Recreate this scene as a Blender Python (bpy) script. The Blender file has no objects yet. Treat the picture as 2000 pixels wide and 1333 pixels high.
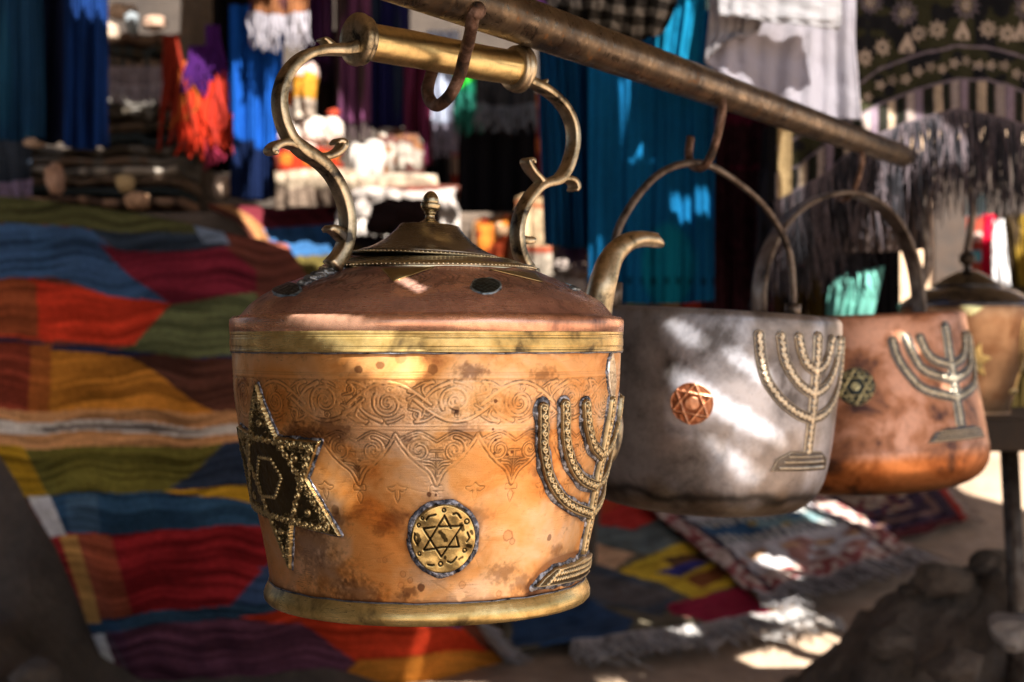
import bpy, math, random
import numpy as np
from mathutils import Matrix, Vector
random.seed(7); RNG = np.random.default_rng(7)
SC = bpy.context.scene
COL = SC.collection
# ------------------------------------------------------------------ camera, sky, sun, exposure
E = 0.90                      # eye height above the ground
FPX = 2778.0                  # focal length in photograph pixels (50 mm on 36 mm)
cd = bpy.data.cameras.new('camera'); cam = bpy.data.objects.new('camera', cd); COL.objects.link(cam)
cd.lens = 50.0; cd.sensor_width = 36.0; cd.clip_start = 0.02; cd.clip_end = 500
cam.location = (0, 0, E); cam.rotation_euler = (math.radians(90), 0, 0)
cd.dof.use_dof = True; cd.dof.focus_distance = 1.16; cd.dof.aperture_fstop = 6.3; cd.dof.aperture_blades = 0
SC.camera = cam
S = np.array([0.32, -0.58, 0.75])          # towards the sun
w = bpy.data.worlds.new('World'); SC.world = w; w.use_nodes = True
nt = w.node_tree; bg = nt.nodes['Background']; sky = nt.nodes.new('ShaderNodeTexSky')
sky.sky_type = 'NISHITA'; sky.sun_disc = False
sky.sun_elevation = math.asin(S[2] / np.linalg.norm(S)); sky.sun_rotation = math.atan2(S[0], S[1])
sky.dust_density = 2.0
nt.links.new(sky.outputs[0], bg.inputs[0]); bg.inputs[1].default_value = 0.05
sd = bpy.data.lights.new('sun', 'SUN'); sd.energy = 5.0; sd.angle = math.radians(0.42); sd.color = (1.0, 0.93, 0.82)
sun = bpy.data.objects.new('sun', sd); COL.objects.link(sun)
sun.rotation_euler = Vector((-S[0], -S[1], -S[2])).to_track_quat('-Z', 'Y').to_euler()
SC.view_settings.view_transform = 'Standard'; SC.view_settings.look = 'None'
SC.view_settings.exposure = 2.15; SC.view_settings.gamma = 1.0
SC.render.engine = 'CYCLES'
SC.cycles.use_denoising = True
SC.cycles.caustics_reflective = False; SC.cycles.caustics_refractive = False
SC.cycles.sample_clamp_indirect = 6.0; SC.cycles.max_bounces = 8
SC.cycles.blur_glossy = 0.5

# ------------------------------------------------------------------ helpers
def P(px, py, d):
    """photograph pixel at depth d (metres along +Y) -> point in the world"""
    return np.array([(px - 1000.0) / FPX * d, d, E - (py - 666.5) / FPX * d])

def props(o, label=None, cat=None, group=None, kind=None):
    if label: o['label'] = label
    if cat: o['category'] = cat
    if group: o['group'] = group
    if kind: o['kind'] = kind
    return o

def empty(name, loc, label, cat, group=None, rot=(0, 0, 0)):
    o = bpy.data.objects.new(name, None); COL.objects.link(o); o.empty_display_size = 0.05
    o.location = loc; o.rotation_euler = rot
    return props(o, label, cat, group)

def mesh_np(name, V, Fq, mat, parent=None, col=None, smooth=True, loc=None):
    """V (n,3), Fq list/array of quads/tris, col (n,3|4) per vertex -> linked object"""
    V = np.asarray(V, dtype=np.float64)
    me = bpy.data.meshes.new(name)
    if isinstance(Fq, np.ndarray):
        n, k = Fq.shape
        me.vertices.add(len(V)); me.vertices.foreach_set('co', V.astype(np.float32).ravel())
        me.loops.add(n * k); me.loops.foreach_set('vertex_index', Fq.astype(np.int32).ravel())
        me.polygons.add(n)
        me.polygons.foreach_set('loop_start', np.arange(0, n * k, k, dtype=np.int32))
        me.polygons.foreach_set('loop_total', np.full(n, k, dtype=np.int32))
    else:
        me.from_pydata(V.tolist(), [], [list(map(int, f)) for f in Fq])
    me.update(calc_edges=True); me.validate()
    me.polygons.foreach_set('use_smooth', np.full(len(me.polygons), smooth, dtype=bool))
    if col is not None:
        c = np.asarray(col, dtype=np.float32)
        if c.shape[1] == 3: c = np.hstack([c, np.ones((len(c), 1), np.float32)])
        a = me.color_attributes.new('Col', 'FLOAT_COLOR', 'POINT'); a.data.foreach_set('color', c.ravel())
    if mat: me.materials.append(mat)
    o = bpy.data.objects.new(name, me); COL.objects.link(o)
    if parent is not None: o.parent = parent
    if loc is not None: o.location = loc
    return o

class MB:
    """collects pieces into one mesh"""
    def __init__(s): s.v = []; s.f = []; s.c = []; s.n = 0
    def add(s, V, F, col=(1, 1, 1)):
        V = np.asarray(V, float); s.v.append(V)
        s.f += [[int(i) + s.n for i in f] for f in F]
        col = np.asarray(col, float)
        s.c.append(np.tile(col, (len(V), 1)) if col.ndim == 1 else col)
        s.n += len(V); return s
    def build(s, name, mat, parent=None, smooth=True, bevel=0, auto=None):
        o = mesh_np(name, np.vstack(s.v), s.f, mat, parent, np.vstack(s.c), smooth)
        if bevel:
            m = o.modifiers.new('b', 'BEVEL'); m.width = bevel; m.segments = 2; m.limit_method = 'ANGLE'
        return o

def grid_faces(nr, nc, wrap=False):
    i = np.arange(nr - 1)[:, None]; j = np.arange(nc if wrap else nc - 1)[None, :]
    j2 = (j + 1) % nc
    a = i * nc + j; b = i * nc + j2; c = (i + 1) * nc + j2; d = (i + 1) * nc + j
    return np.stack([a, b, c, d], -1).reshape(-1, 4)

def catmull(pts, n):
    pts = np.asarray(pts, float)
    if len(pts) == 2:
        t = np.linspace(0, 1, n)[:, None]; return pts[0] * (1 - t) + pts[1] * t
    p = np.vstack([2 * pts[0] - pts[1], pts, 2 * pts[-1] - pts[-2]])
    m = len(pts) - 1
    t = np.linspace(0, m - 1e-9, n); k = t.astype(int); u = (t - k)[:, None]
    a, b, c, d = p[k], p[k + 1], p[k + 2], p[k + 3]
    return 0.5 * ((2 * b) + (c - a) * u + (2 * a - 5 * b + 4 * c - d) * u**2 + (3 * b - a - 3 * c + d) * u**3)

def sweep(pts, rad, n=10, up=None, shape=None, caps=True, res=None):
    """tube along pts; rad scalar or per point; shape = cross-section [(a,b)] in units of rad"""
    pts = np.asarray(pts, float); m = len(pts)
    rad = np.full(m, rad) if np.isscalar(rad) else np.asarray(rad, float)
    T = np.gradient(pts, axis=0); T /= np.linalg.norm(T, axis=1)[:, None] + 1e-12
    if up is None:
        up = np.array([0, 0, 1.]) if abs(T[0][2]) < .9 else np.array([1., 0, 0])
    N = np.zeros_like(pts); prev = np.asarray(up, float)
    for i in range(m):
        v = prev - T[i] * np.dot(prev, T[i]); v /= np.linalg.norm(v) + 1e-12; N[i] = v; prev = v
    B = np.cross(T, N)
    if shape is None:
        a = np.linspace(0, 2 * math.pi, n, endpoint=False); shape = np.stack([np.cos(a), np.sin(a)], 1)
    shape = np.asarray(shape, float); n = len(shape)
    V = (pts[:, None] + N[:, None] * shape[None, :, 0:1] * rad[:, None, None] + B[:, None] * shape[None, :, 1:2] * rad[:, None, None]).reshape(-1, 3)
    F = grid_faces(m, n, True).tolist()
    if caps: F.append(list(range(n))[::-1]); F.append([(m - 1) * n + k for k in range(n)])
    return V, F

def lathe(prof, n=96, wob=0.0):
    prof = np.asarray(prof, float); a = np.linspace(0, 2 * math.pi, n, endpoint=False)
    r = prof[:, 0:1] * np.ones((1, n))
    if wob: r = r * (1 + wob * np.sin(3 * a + 1)[None] + wob * .6 * np.sin(5 * a + prof[:, 1:2] * 30))
    V = np.stack([r * np.sin(a), -r * np.cos(a), prof[:, 1:2] * np.ones((1, n))], -1).reshape(-1, 3)
    F = grid_faces(len(prof), n, True).tolist()
    return V, F

def box(c, size, rot=None):
    c = np.asarray(c, float); h = np.asarray(size, float) / 2
    V = np.array([[x, y, z] for x in (-1, 1) for y in (-1, 1) for z in (-1, 1)], float) * h
    if rot is not None: V = V @ np.array(Matrix.Rotation(rot, 3, 'Z')).T
    return V + c, [(0, 1, 3, 2), (4, 6, 7, 5), (0, 4, 5, 1), (2, 3, 7, 6), (0, 2, 6, 4), (1, 5, 7, 3)]

def inpoly(X, Y, poly):
    poly = np.asarray(poly, float); ins = np.zeros(X.shape, bool); n = len(poly); j = n - 1
    for i in range(n):
        xi, yi = poly[i]; xj, yj = poly[j]
        if yi != yj:
            ins ^= ((yi > Y) != (yj > Y)) & (X < (xj - xi) * (Y - yi) / (yj - yi) + xi)
        j = i
    return ins

def vnoise(x, y, seed=0):
    """smooth value noise 0..1, vectorised"""
    r = np.random.default_rng(seed).random((64, 64))
    xi = np.floor(x).astype(int); yi = np.floor(y).astype(int); fx = x - xi; fy = y - yi
    fx = fx * fx * (3 - 2 * fx); fy = fy * fy * (3 - 2 * fy)
    g = lambda a, b: r[a % 64, b % 64]
    return (g(xi, yi) * (1 - fx) + g(xi + 1, yi) * fx) * (1 - fy) + (g(xi, yi + 1) * (1 - fx) + g(xi + 1, yi + 1) * fx) * fy

def fbm(x, y, seed=0, o=4):
    s = 0; a = .5; t = 0
    for k in range(o):
        s = s + a * vnoise(x * 2**k, y * 2**k, seed + k); t += a; a *= .5
    return s / t

def sstep(a, b, x):
    t = np.clip((x - a) / (b - a), 0, 1); return t * t * (3 - 2 * t)

def lerp(a, b, t):
    t = np.asarray(t)[..., None]; return np.asarray(a) * (1 - t) + np.asarray(b) * t

# ------------------------------------------------------------------ materials
class NT:
    def __init__(s, name):
        s.m = bpy.data.materials.new(name); s.m.use_nodes = True; s.t = s.m.node_tree
        s.b = s.t.nodes['Principled BSDF']
    def n(s, typ, **kw):
        x = s.t.nodes.new(typ)
        for k, v in kw.items(): setattr(x, k, v)
        return x
    def l(s, a, b): s.t.links.new(a, b)
    def noise(s, scale, detail=5, rough=.6, coord='Object', stretch=None, dist=0):
        tc = s.n('ShaderNodeTexCoord'); src = tc.outputs[coord]
        if stretch:
            mp = s.n('ShaderNodeMapping'); s.l(src, mp.inputs[0]); mp.inputs[3].default_value = stretch; src = mp.outputs[0]
        t = s.n('ShaderNodeTexNoise'); s.l(src, t.inputs['Vector']); t.inputs['Scale'].default_value = scale
        t.inputs['Detail'].default_value = detail; t.inputs['Roughness'].default_value = rough
        t.inputs['Distortion'].default_value = dist
        return t.outputs['Fac']
    def ramp(s, fac, stops):
        r = s.n('ShaderNodeValToRGB'); s.l(fac, r.inputs[0]); e = r.color_ramp.elements
        while len(e) > 1: e.remove(e[-1])
        for i, (p, c) in enumerate(stops):
            c = (c, c, c, 1) if np.isscalar(c) else tuple(c) + (1,)
            if i == 0: e[0].position = p; e[0].color = c
            else: x = e.new(p); x.color = c
        return r.outputs[0]
    def mix(s, a, b, fac=1.0, mode='MULTIPLY'):
        m = s.n('ShaderNodeMix', data_type='RGBA', blend_type=mode)
        for sock, v in ((m.inputs[0], fac), (m.inputs[6], a), (m.inputs[7], b)):
            if hasattr(v, 'is_linked') or hasattr(v, 'links'): s.l(v, sock)
            else: sock.default_value = v if np.isscalar(v) else tuple(v) + ((1,) if len(v) == 3 else ())
        return m.outputs[2]
    def vcol(s):
        a = s.n('ShaderNodeAttribute', attribute_name='Col'); return a.outputs['Color']
    def bump(s, h, strength=.3, dist=.002, prev=None):
        b = s.n('ShaderNodeBump'); s.l(h, b.inputs['Height']); b.inputs['Strength'].default_value = strength
        b.inputs['Distance'].default_value = dist
        if prev: s.l(prev, b.inputs['Normal'])
        return b.outputs[0]

def metal_mat(name, bright, mid, dark, rough=(.28, .5), scale=14, pos=(.33, .45, .6), brush=None, vc=True, metallic=1.0, bumpk=.15, dist=.3, seed=0):
    k = NT(name)
    n1 = k.noise(scale, 6, .62, dist=dist)
    c = k.ramp(n1, [(pos[0], dark), (pos[1], mid), (pos[2], bright)])
    n2 = k.noise(scale * 9, 4, .7)
    c = k.mix(c, k.ramp(n2, [(.3, .55), (.5, 1.0)]), .5)
    if vc: c = k.mix(c, k.vcol())
    k.l(c, k.b.inputs['Base Color'])
    k.b.inputs['Metallic'].default_value = metallic
    br = brush or (6, 6, 90)
    n3 = k.noise(30, 5, .7, stretch=br)
    r = k.ramp(k.mix(n1, n3, .5, 'MIX'), [(.3, rough[1]), (.65, rough[0])])
    k.l(r, k.b.inputs['Roughness'])
    b1 = k.bump(n3, bumpk, .0006); b2 = k.bump(n1, .12, .004, b1)
    k.l(b2, k.b.inputs['Normal'])
    return k.m

def copper_body():
    k = NT('worked_copper')
    n1 = k.noise(17, 6, .6, stretch=(1, 1, 1.5), dist=.6)
    n0 = k.noise(6, 3, .5, dist=.3)
    c = k.ramp(n1, [(.20, (.12, .05, .025)), (.29, (.45, .19, .07)), (.37, (.78, .42, .16)), (.46, (.88, .55, .28)), (.62, (.92, .66, .46))])
    c2 = k.ramp(n0, [(.35, (1.0, .72, .42)), (.6, (1, 1, 1))])
    c = k.mix(c, c2)
    n2 = k.noise(150, 4, .7)
    c = k.mix(c, k.ramp(n2, [(.25, .5), (.42, 1.0)]), .55)
    c = k.mix(c, k.vcol())
    k.l(c, k.b.inputs['Base Color']); k.b.inputs['Metallic'].default_value = .65
    n3 = k.noise(26, 6, .75, stretch=(3, 3, 60))
    r = k.ramp(k.mix(n1, n3, .5, 'MIX'), [(.32, .58), (.62, .27)])
    k.l(r, k.b.inputs['Roughness'])
    b = k.bump(n3, .30, .0007); b = k.bump(n0, .35, .01, b); b = k.bump(n2, .1, .0005, b)
    k.l(b, k.b.inputs['Normal'])
    return k.m

def cloth_mat(name, rough=.9, weave=900, bumpk=.4, var=.35, sheen=.2, trans=0.0):
    k = NT(name)
    n = k.noise(weave * .25, 3, .7); nb = k.noise(6, 4, .6)
    c = k.mix(k.vcol(), k.ramp(n, [(.3, 1 - var), (.65, 1.0)]))
    c = k.mix(c, k.ramp(nb, [(.3, 1 - var * .7), (.6, 1.0)]))
    k.l(c, k.b.inputs['Base Color']); k.b.inputs['Roughness'].default_value = rough
    k.b.inputs['Specular IOR Level'].default_value = .06
    k.b.inputs['Sheen Weight'].default_value = 0
    k.l(k.bump(n, bumpk, .003), k.b.inputs['Normal'])
    if trans:
        tr = k.n('ShaderNodeBsdfTranslucent'); k.l(c, tr.inputs[0]); ms = k.n('ShaderNodeMixShader'); ms.inputs[0].default_value = trans
        k.l(k.b.outputs[0], ms.inputs[1]); k.l(tr.outputs[0], ms.inputs[2])
        k.l(ms.outputs[0], k.t.nodes['Material Output'].inputs[0])
    return k.m

def earth_mat(name, stops, scale=3, bumpk=.6, dist=.03, rough=.95):
    k = NT(name); n = k.noise(scale, 8, .65); n2 = k.noise(scale * 12, 6, .7)
    c = k.mix(k.ramp(n, stops), k.ramp(n2, [(.3, .6), (.6, 1.0)]), .8)
    k.l(c, k.b.inputs['Base Color']); k.b.inputs['Roughness'].default_value = rough
    b = k.bump(n2, bumpk, dist * .3); b = k.bump(n, bumpk, dist, b); k.l(b, k.b.inputs['Normal'])
    return k.m

M = {}
M['copper'] = copper_body()
M['copper_dome'] = metal_mat('dome_copper', (.72, .42, .34), (.50, .27, .22), (.13, .07, .08), (.20, .44), 16, brush=(4, 4, 60), metallic=.75)
M['brass'] = metal_mat('band_brass', (.82, .62, .27), (.58, .41, .15), (.12, .085, .04), (.22, .42), 22, (.35, .47, .60), brush=(3, 3, 80), metallic=.7)
M['brass_arm'] = metal_mat('cast_brass', (.72, .62, .45), (.48, .41, .28), (.07, .065, .06), (.28, .46), 38, (.36, .46, .56), brush=(30, 30, 30), bumpk=.3)
M['brass_bar'] = metal_mat('handle_brass', (.80, .62, .30), (.62, .48, .23), (.16, .15, .11), (.26, .4), 22, (.30, .4, .52))
M['brass_dark'] = metal_mat('lid_brass', (.44, .42, .38), (.27, .25, .22), (.08, .075, .08), (.18, .34), 12, brush=(4, 4, 70))
M['plaque'] = metal_mat('plaque_brass', (1, 1, 1), (.9, .9, .9), (.6, .6, .6), (.3, .45), 60, brush=(20, 20, 20))
M['solder'] = metal_mat('grey_solder', (.75, .78, .86), (.42, .44, .5), (.05, .06, .09), (.35, .6), 120, brush=(20, 20, 20), bumpk=.6, metallic=.8)
M['tin'] = metal_mat('tinned_copper', (.60, .62, .72), (.36, .37, .43), (.11, .105, .115), (.27, .5), 11, (.33, .46, .62), brush=(5, 5, 20), dist=.25, metallic=.6, bumpk=.35)
M['copper_old'] = metal_mat('weathered_copper', (.70, .38, .24), (.46, .21, .105), (.10, .055, .05), (.32, .55), 15, (.36, .47, .58), brush=(5, 5, 20), dist=.4, metallic=.75)
M['copper_kettle'] = metal_mat('brown_copper', (.50, .32, .20), (.34, .18, .10), (.10, .07, .05), (.36, .55), 10, (.32, .45, .6), dist=.8)
M['iron'] = metal_mat('dark_iron', (.22, .19, .17), (.13, .10, .085), (.04, .032, .03), (.38, .6), 30, metallic=.8, bumpk=.4)
M['rust'] = metal_mat('rusty_iron', (.26, .17, .14), (.12, .065, .045), (.035, .025, .022), (.4, .7), 60, (.36, .5, .62), metallic=.6, bumpk=.6)
def pole_mat():
    k = NT('rusty_pipe')
    n = k.noise(16, 7, .7, stretch=(1, 1, 1)); n2 = k.noise(45, 6, .75, dist=1.0)
    c = k.ramp(n, [(.35, (.035, .025, .02)), (.5, (.11, .078, .05)), (.68, (.24, .175, .11))])
    c = k.mix(c, (.42, .17, .035), k.ramp(n2, [(.60, 0.0), (.70, .7)]), 'MIX')
    k.l(c, k.b.inputs['Base Color']); k.b.inputs['Metallic'].default_value = .9
    k.l(k.ramp(n2, [(.4, .24), (.68, .6)]), k.b.inputs['Roughness'])
    k.l(k.bump(n2, .2, .0012), k.b.inputs['Normal'])
    return k.m
M['pole'] = pole_mat()
M['cloth'] = cloth_mat('woven_cloth'); M['rug'] = cloth_mat('wool_rug', weave=500, bumpk=.8, var=.5, sheen=.1)
M['thin'] = cloth_mat('thin_cotton', var=.08, trans=.12, sheen=.1)
M['leather'] = cloth_mat('soft_leather', rough=.6, var=.3, weave=200)
M['sand'] = earth_mat('trodden_sand', [(.3, (.24, .165, .115)), (.6, (.42, .31, .225))], 1.5)
M['mud'] = earth_mat('mud_plaster', [(.3, (.04, .029, .022)), (.6, (.11, .08, .06))], 2.5, .8, .05)
M['rock'] = earth_mat('grey_rock', [(.3, (.06, .045, .036)), (.6, (.20, .155, .125))], 6, .9, .05)
M['palestone'] = earth_mat('pale_stone', [(.3, (.30, .26, .24)), (.6, (.48, .43, .40))], 6, .7, .04)
M['adobe'] = earth_mat('adobe_wall', [(.3, (.46, .31, .20)), (.6, (.62, .45, .31))], 1.2, .6, .05)
M['adobe_dark'] = earth_mat('dark_adobe', [(.3, (.03, .022, .018)), (.6, (.06, .045, .035))], 1.2, .6, .05)
M['wood'] = earth_mat('dark_wood', [(.3, (.012, .007, .005)), (.6, (.035, .018, .009))], 9, .5, .01, .7)
M['cane'] = earth_mat('dry_cane', [(.3, (.22, .17, .11)), (.6, (.42, .33, .21))], 9, .5, .01, .8)

# ------------------------------------------------------------------ surface of revolution with relief patches
class Rev:
    def __init__(s, root, prof_z, prof_r):
        s.root = root; s.z = np.asarray(prof_z, float); s.r = np.asarray(prof_r, float)
        o = np.argsort(s.z); s.z = s.z[o]; s.r = s.r[o]
        bpy.context.view_layer.update()
        s.M = np.array(root.matrix_world); s.I = np.linalg.inv(s.M)
    def R(s, z): return np.interp(z, s.z, s.r)
    def hit(s, px, py):
        o = s.I @ np.array([0, 0, E, 1]); d = s.I[:3, :3] @ np.array([(px - 1000) / FPX, 1, -(py - 666.5) / FPX])
        D = s.M[1, 3]; rm = s.r.max(); t = np.linspace(D - 1.3 * rm, D + .1 * rm, 3000)
        Q = o[:3] + d * t[:, None]; f = np.hypot(Q[:, 0], Q[:, 1]) - s.R(Q[:, 2])
        k = np.argmax(f < 0) if (f < 0).any() else np.argmin(f)
        q = Q[k]; return math.atan2(q[0], -q[1]), q[2]
    def hits(s, L): return np.array([s.hit(*p[:2]) for p in L])
    def pos(s, th, z, h=0):
        r = s.R(z); dr = (s.R(z + .001) - s.R(z - .001)) / .002; n = 1 / np.sqrt(1 + dr**2)
        rr = r + h * n; zz = z - h * n * dr
        return np.stack([rr * np.sin(th), -rr * np.cos(th), zz], -1)
    def patch(s, name, c, H, mask, color, mat, parent, ref):
        """c = Canvas in (s = theta*ref, z); H height, mask bool, color rgb -> mesh"""
        m2 = mask.copy()
        for ax in (0, 1):
            for sh in (1, -1): m2 |= np.roll(mask, sh, ax)
        H = np.where(mask, H, -.0012)
        V = s.pos(c.X / ref, c.Z, H).reshape(-1, 3)
        F = grid_faces(*c.X.shape); ok = m2.ravel()[F].all(1); F = F[ok][:, ::-1]
        used = np.zeros(len(V), bool); used[F.ravel()] = True; idx = np.cumsum(used) - 1
        return mesh_np(name, V[used], idx[F], mat, parent, color.reshape(-1, 3)[used])

class Canvas:
    def __init__(s, x0, x1, z0, z1, res):
        s.x0, s.z0, s.res = x0, z0, res
        s.xs = np.arange(x0, x1, res); s.zs = np.arange(z0, z1, res)
        s.X, s.Z = np.meshgrid(s.xs, s.zs)
    def field(s): return np.full(s.X.shape, .05)
    def stroke(s, F, pts, wd, pad=.004):
        pts = np.asarray(pts, float); wd = np.full(len(pts), wd) if np.isscalar(wd) else np.asarray(wd, float)
        for i in range(len(pts) - 1):
            a, b = pts[i], pts[i + 1]; wa, wb = wd[i] / 2, wd[i + 1] / 2
            m = max(wa, wb) + pad
            i0 = max(0, int((min(a[0], b[0]) - m - s.x0) / s.res)); i1 = int((max(a[0], b[0]) + m - s.x0) / s.res) + 2
            j0 = max(0, int((min(a[1], b[1]) - m - s.z0) / s.res)); j1 = int((max(a[1], b[1]) + m - s.z0) / s.res) + 2
            if i1 <= 0 or j1 <= 0: continue
            X = s.X[j0:j1, i0:i1]; Z = s.Z[j0:j1, i0:i1]
            if X.size == 0: continue
            dx, dz = b - a; L = dx * dx + dz * dz + 1e-14
            t = np.clip(((X - a[0]) * dx + (Z - a[1]) * dz) / L, 0, 1)
            d = np.hypot(X - a[0] - t * dx, Z - a[1] - t * dz) - (wa + (wb - wa) * t)
            F[j0:j1, i0:i1] = np.minimum(F[j0:j1, i0:i1], d)
        return F
    def poly(s, pts):
        F = s.field(); q = np.vstack([pts, pts[:1]]); s.stroke(F, q, 0, pad=.03)
        ins = inpoly(s.X, s.Z, pts); return np.where(ins, -F, F)

def spiral(cx, cz, r0, turns, ph, dr=1, n=34, r1=.12):
    t = np.linspace(0, 1, n); a = ph + dr * 2 * math.pi * turns * t; r = r0 * (1 - t * (1 - r1))
    return np.stack([cx + r * np.cos(a), cz + r * np.sin(a)], 1)

def resample(path, step):
    path = np.asarray(path, float); L = np.r_[0, np.cumsum(np.hypot(*np.diff(path, axis=0).T))]
    n = max(2, int(L[-1] / step) + 1); t = np.linspace(0, L[-1], n)
    return np.stack([np.interp(t, L, path[:, 0]), np.interp(t, L, path[:, 1])], 1)

def curls(c, F, path, r=.0022, step=.0052, wd=.0009, inset=.0):
    """a running chain of little scrolls along path"""
    q = resample(path, step); T = np.gradient(q, axis=0); T /= np.linalg.norm(T, axis=1)[:, None] + 1e-9
    N = np.stack([-T[:, 1], T[:, 0]], 1)
    for i in range(len(q)):
        sd_ = 1 if i % 2 else -1
        cen = q[i] + N[i] * sd_ * r * .15; ph = math.atan2(-T[i][1], -T[i][0])
        sp = spiral(cen[0], cen[1], r, 1.25, ph, sd_, 16, .15)
        c.stroke(F, sp, wd)
        if i: c.stroke(F, [q[i - 1] + T[i - 1] * r * .6, sp[0]], wd)
    return F

BR = np.array([.78, .60, .30]); BD = np.array([.05, .04, .025])

def relief_plaque(rev, c, G, motif, name, parent, ref, base=.0026, rim=.0011, bright=BR, darkc=BD, label=None, mat=None, solder=.0032, seed=3):
    """brass plaque with raised rim and scrolls, and its solder seam"""
    mask = G < 0
    h = base * sstep(0, -.0016, G)
    rimf = 1 - sstep(.0002, .0009, np.abs(G + .0011))
    mot = 1 - sstep(-.0001, .0005, motif)
    up = np.clip(np.maximum(rimf * .8, mot), 0, 1)
    ns = fbm(c.X * 260, c.Z * 260, seed, 3)
    H = h + up * rim + (ns - .5) * .0007
    colr = lerp(darkc, bright, np.clip(up * (.55 + .7 * ns), 0, 1))
    o = rev.patch(name, c, H, mask, colr, mat or M['plaque'], parent, ref)
    if solder:
        n2 = fbm(c.X * 300 + 9, c.Z * 300, seed + 5, 3); n3 = vnoise(c.X * 90, c.Z * 90, seed + 8)
        sm = (G < solder * (.25 + 1.1 * n3)) & (G > -.0012)
        Hs = .0004 + .0022 * (n2 - .2) * (1 - sstep(0, solder, G))
        cs = lerp([.14, .14, .16], [.62, .63, .68], sstep(.40, .62, n2))
        rev.patch('solder', c, Hs, sm, cs, M['solder'], parent, ref)
    return o

def menorah_field(c, arms, stem, base_poly, wa, ws):
    G = c.field()
    for a in arms: c.stroke(G, a, wa, pad=.012)
    c.stroke(G, stem, ws, pad=.012)
    B = c.poly(base_poly)
    return np.minimum(G, B)

# ------------------------------------------------------------------ the big copper kettle
KZ = .2235
KX, KY = -.0738, 1.25
kettle = empty('copper_kettle', (KX, KY, E - KZ), 'large engraved copper kettle with brass bands and scrolled brass handle, sharp in front', 'kettle', 'pots and kettles hung along the iron pipe')
bz = np.array([.0073, -.0082, -.0316, -.0590, -.0820, -.1037, -.1482, -.1930, -.2064]) + KZ
br_ = np.array([.1694, .1690, .1686, .1660, .1616, .1563, .1475, .1382, .1369])
fz = np.linspace(bz.min(), bz.max(), 60); o_ = np.argsort(bz)
def smooth_interp(x, xp, fp):
    y = np.interp(x, xp, fp)
    for _ in range(6): y[1:-1] = (y[:-2] + 2 * y[1:-1] + y[2:]) / 4
    return y
body_rev = Rev(kettle, fz, smooth_interp(fz, bz[o_], br_[o_]))
REF = .16
def to_s(L): h = body_rev.hits(L); return np.stack([h[:, 0] * REF, h[:, 1]], 1)

cv = Canvas(-1.72 * REF, 1.78 * REF, KZ - .2064, KZ + .0075, .00062)
lines = cv.field()           # engraved line field (distance to nearest line centre)
ground = np.zeros(cv.X.shape, bool)
def ribbon_lines(A, gw=.0006):
    return np.abs(A) - gw / 2
# frieze of scrolling vines
fr = cv.field(); zc = KZ - .0467; Ls = 2 * math.pi / 20 * REF; A = .0150
x00 = .19 * REF
for k in range(-6, 6):
    cx = x00 + k * Ls; fl = 1 if k % 2 == 0 else -1
    rj = 1 + .06 * math.sin(k * 2.3)
    # stem from the crossing on the left, under the scroll, up to the next crossing
    t = np.linspace(-.62, .62, 26)
    stem = np.stack([cx + t * Ls, zc - fl * A * np.cos(t * math.pi / 1.15)], 1)
    cv.stroke(fr, stem, .0030)
    sp = spiral(cx - .0005, zc + fl * .0012, .0118 * rj, 1.75, math.radians(215) * fl, -fl, 60, .10)
    cv.stroke(fr, sp, np.linspace(.0030, .0017, 60))
    cv.stroke(fr, [sp[-1], sp[-1] + [1e-4, 0]], .0034)
    # joins and side leaves
    for (ax, az, bx, bz_, cx2, cz2, w0, w1) in (
            (-.50, .02, -.34, .62, -.12, .98, .0020, .0040), (-.42, .10, -.50, .70, -.36, 1.05, .0016, .0034),
            (.30, .35, .46, .55, .42, 1.02, .0018, .0036), (.22, .72, .10, .95, -.02, 1.06, .0014, .0030),
            (.50, .10, .36, -.20, .30, .18, .0024, .0012), (-.30, -.62, -.46, -.95, -.60, -1.02, .0020, .0034),
            (.38, -.72, .52, -.98, .66, -1.0, .0018, .0030), (.28, -.15, .40, -.42, .30, -.55, .0020, .0030)):
        q = catmull([(cx + ax * Ls, zc + fl * az * A), (cx + bx * Ls, zc + fl * bz_ * A), (cx + cx2 * Ls, zc + fl * cz2 * A)], 14)
        cv.stroke(fr, q, np.linspace(w0, w1, 14))
    for (ax, az, r) in ((.43, .62, .0042), (-.42, -.52, .0036), (.02, -.66, .0022)):
        cv.stroke(fr, spiral(cx + ax * Ls, zc + fl * az * A, r, 1.3, k + 1.0, fl, 24, .2), np.linspace(.0020, .0012, 24))
    for q in range(5):      # ticks across the scroll
        a = q * .45 + 1.2 * fl; c0 = np.array([cx, zc + fl * .0012])
        u0 = np.array([math.cos(a), math.sin(a)]); cv.stroke(lines, [c0 + u0 * .0085, c0 + u0 * .0104], .0001)
lines = np.minimum(lines, ribbon_lines(fr))
inband = (np.abs(cv.Z - zc) < A + .0022) 
ground |= inband & (fr > .0004)
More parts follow.
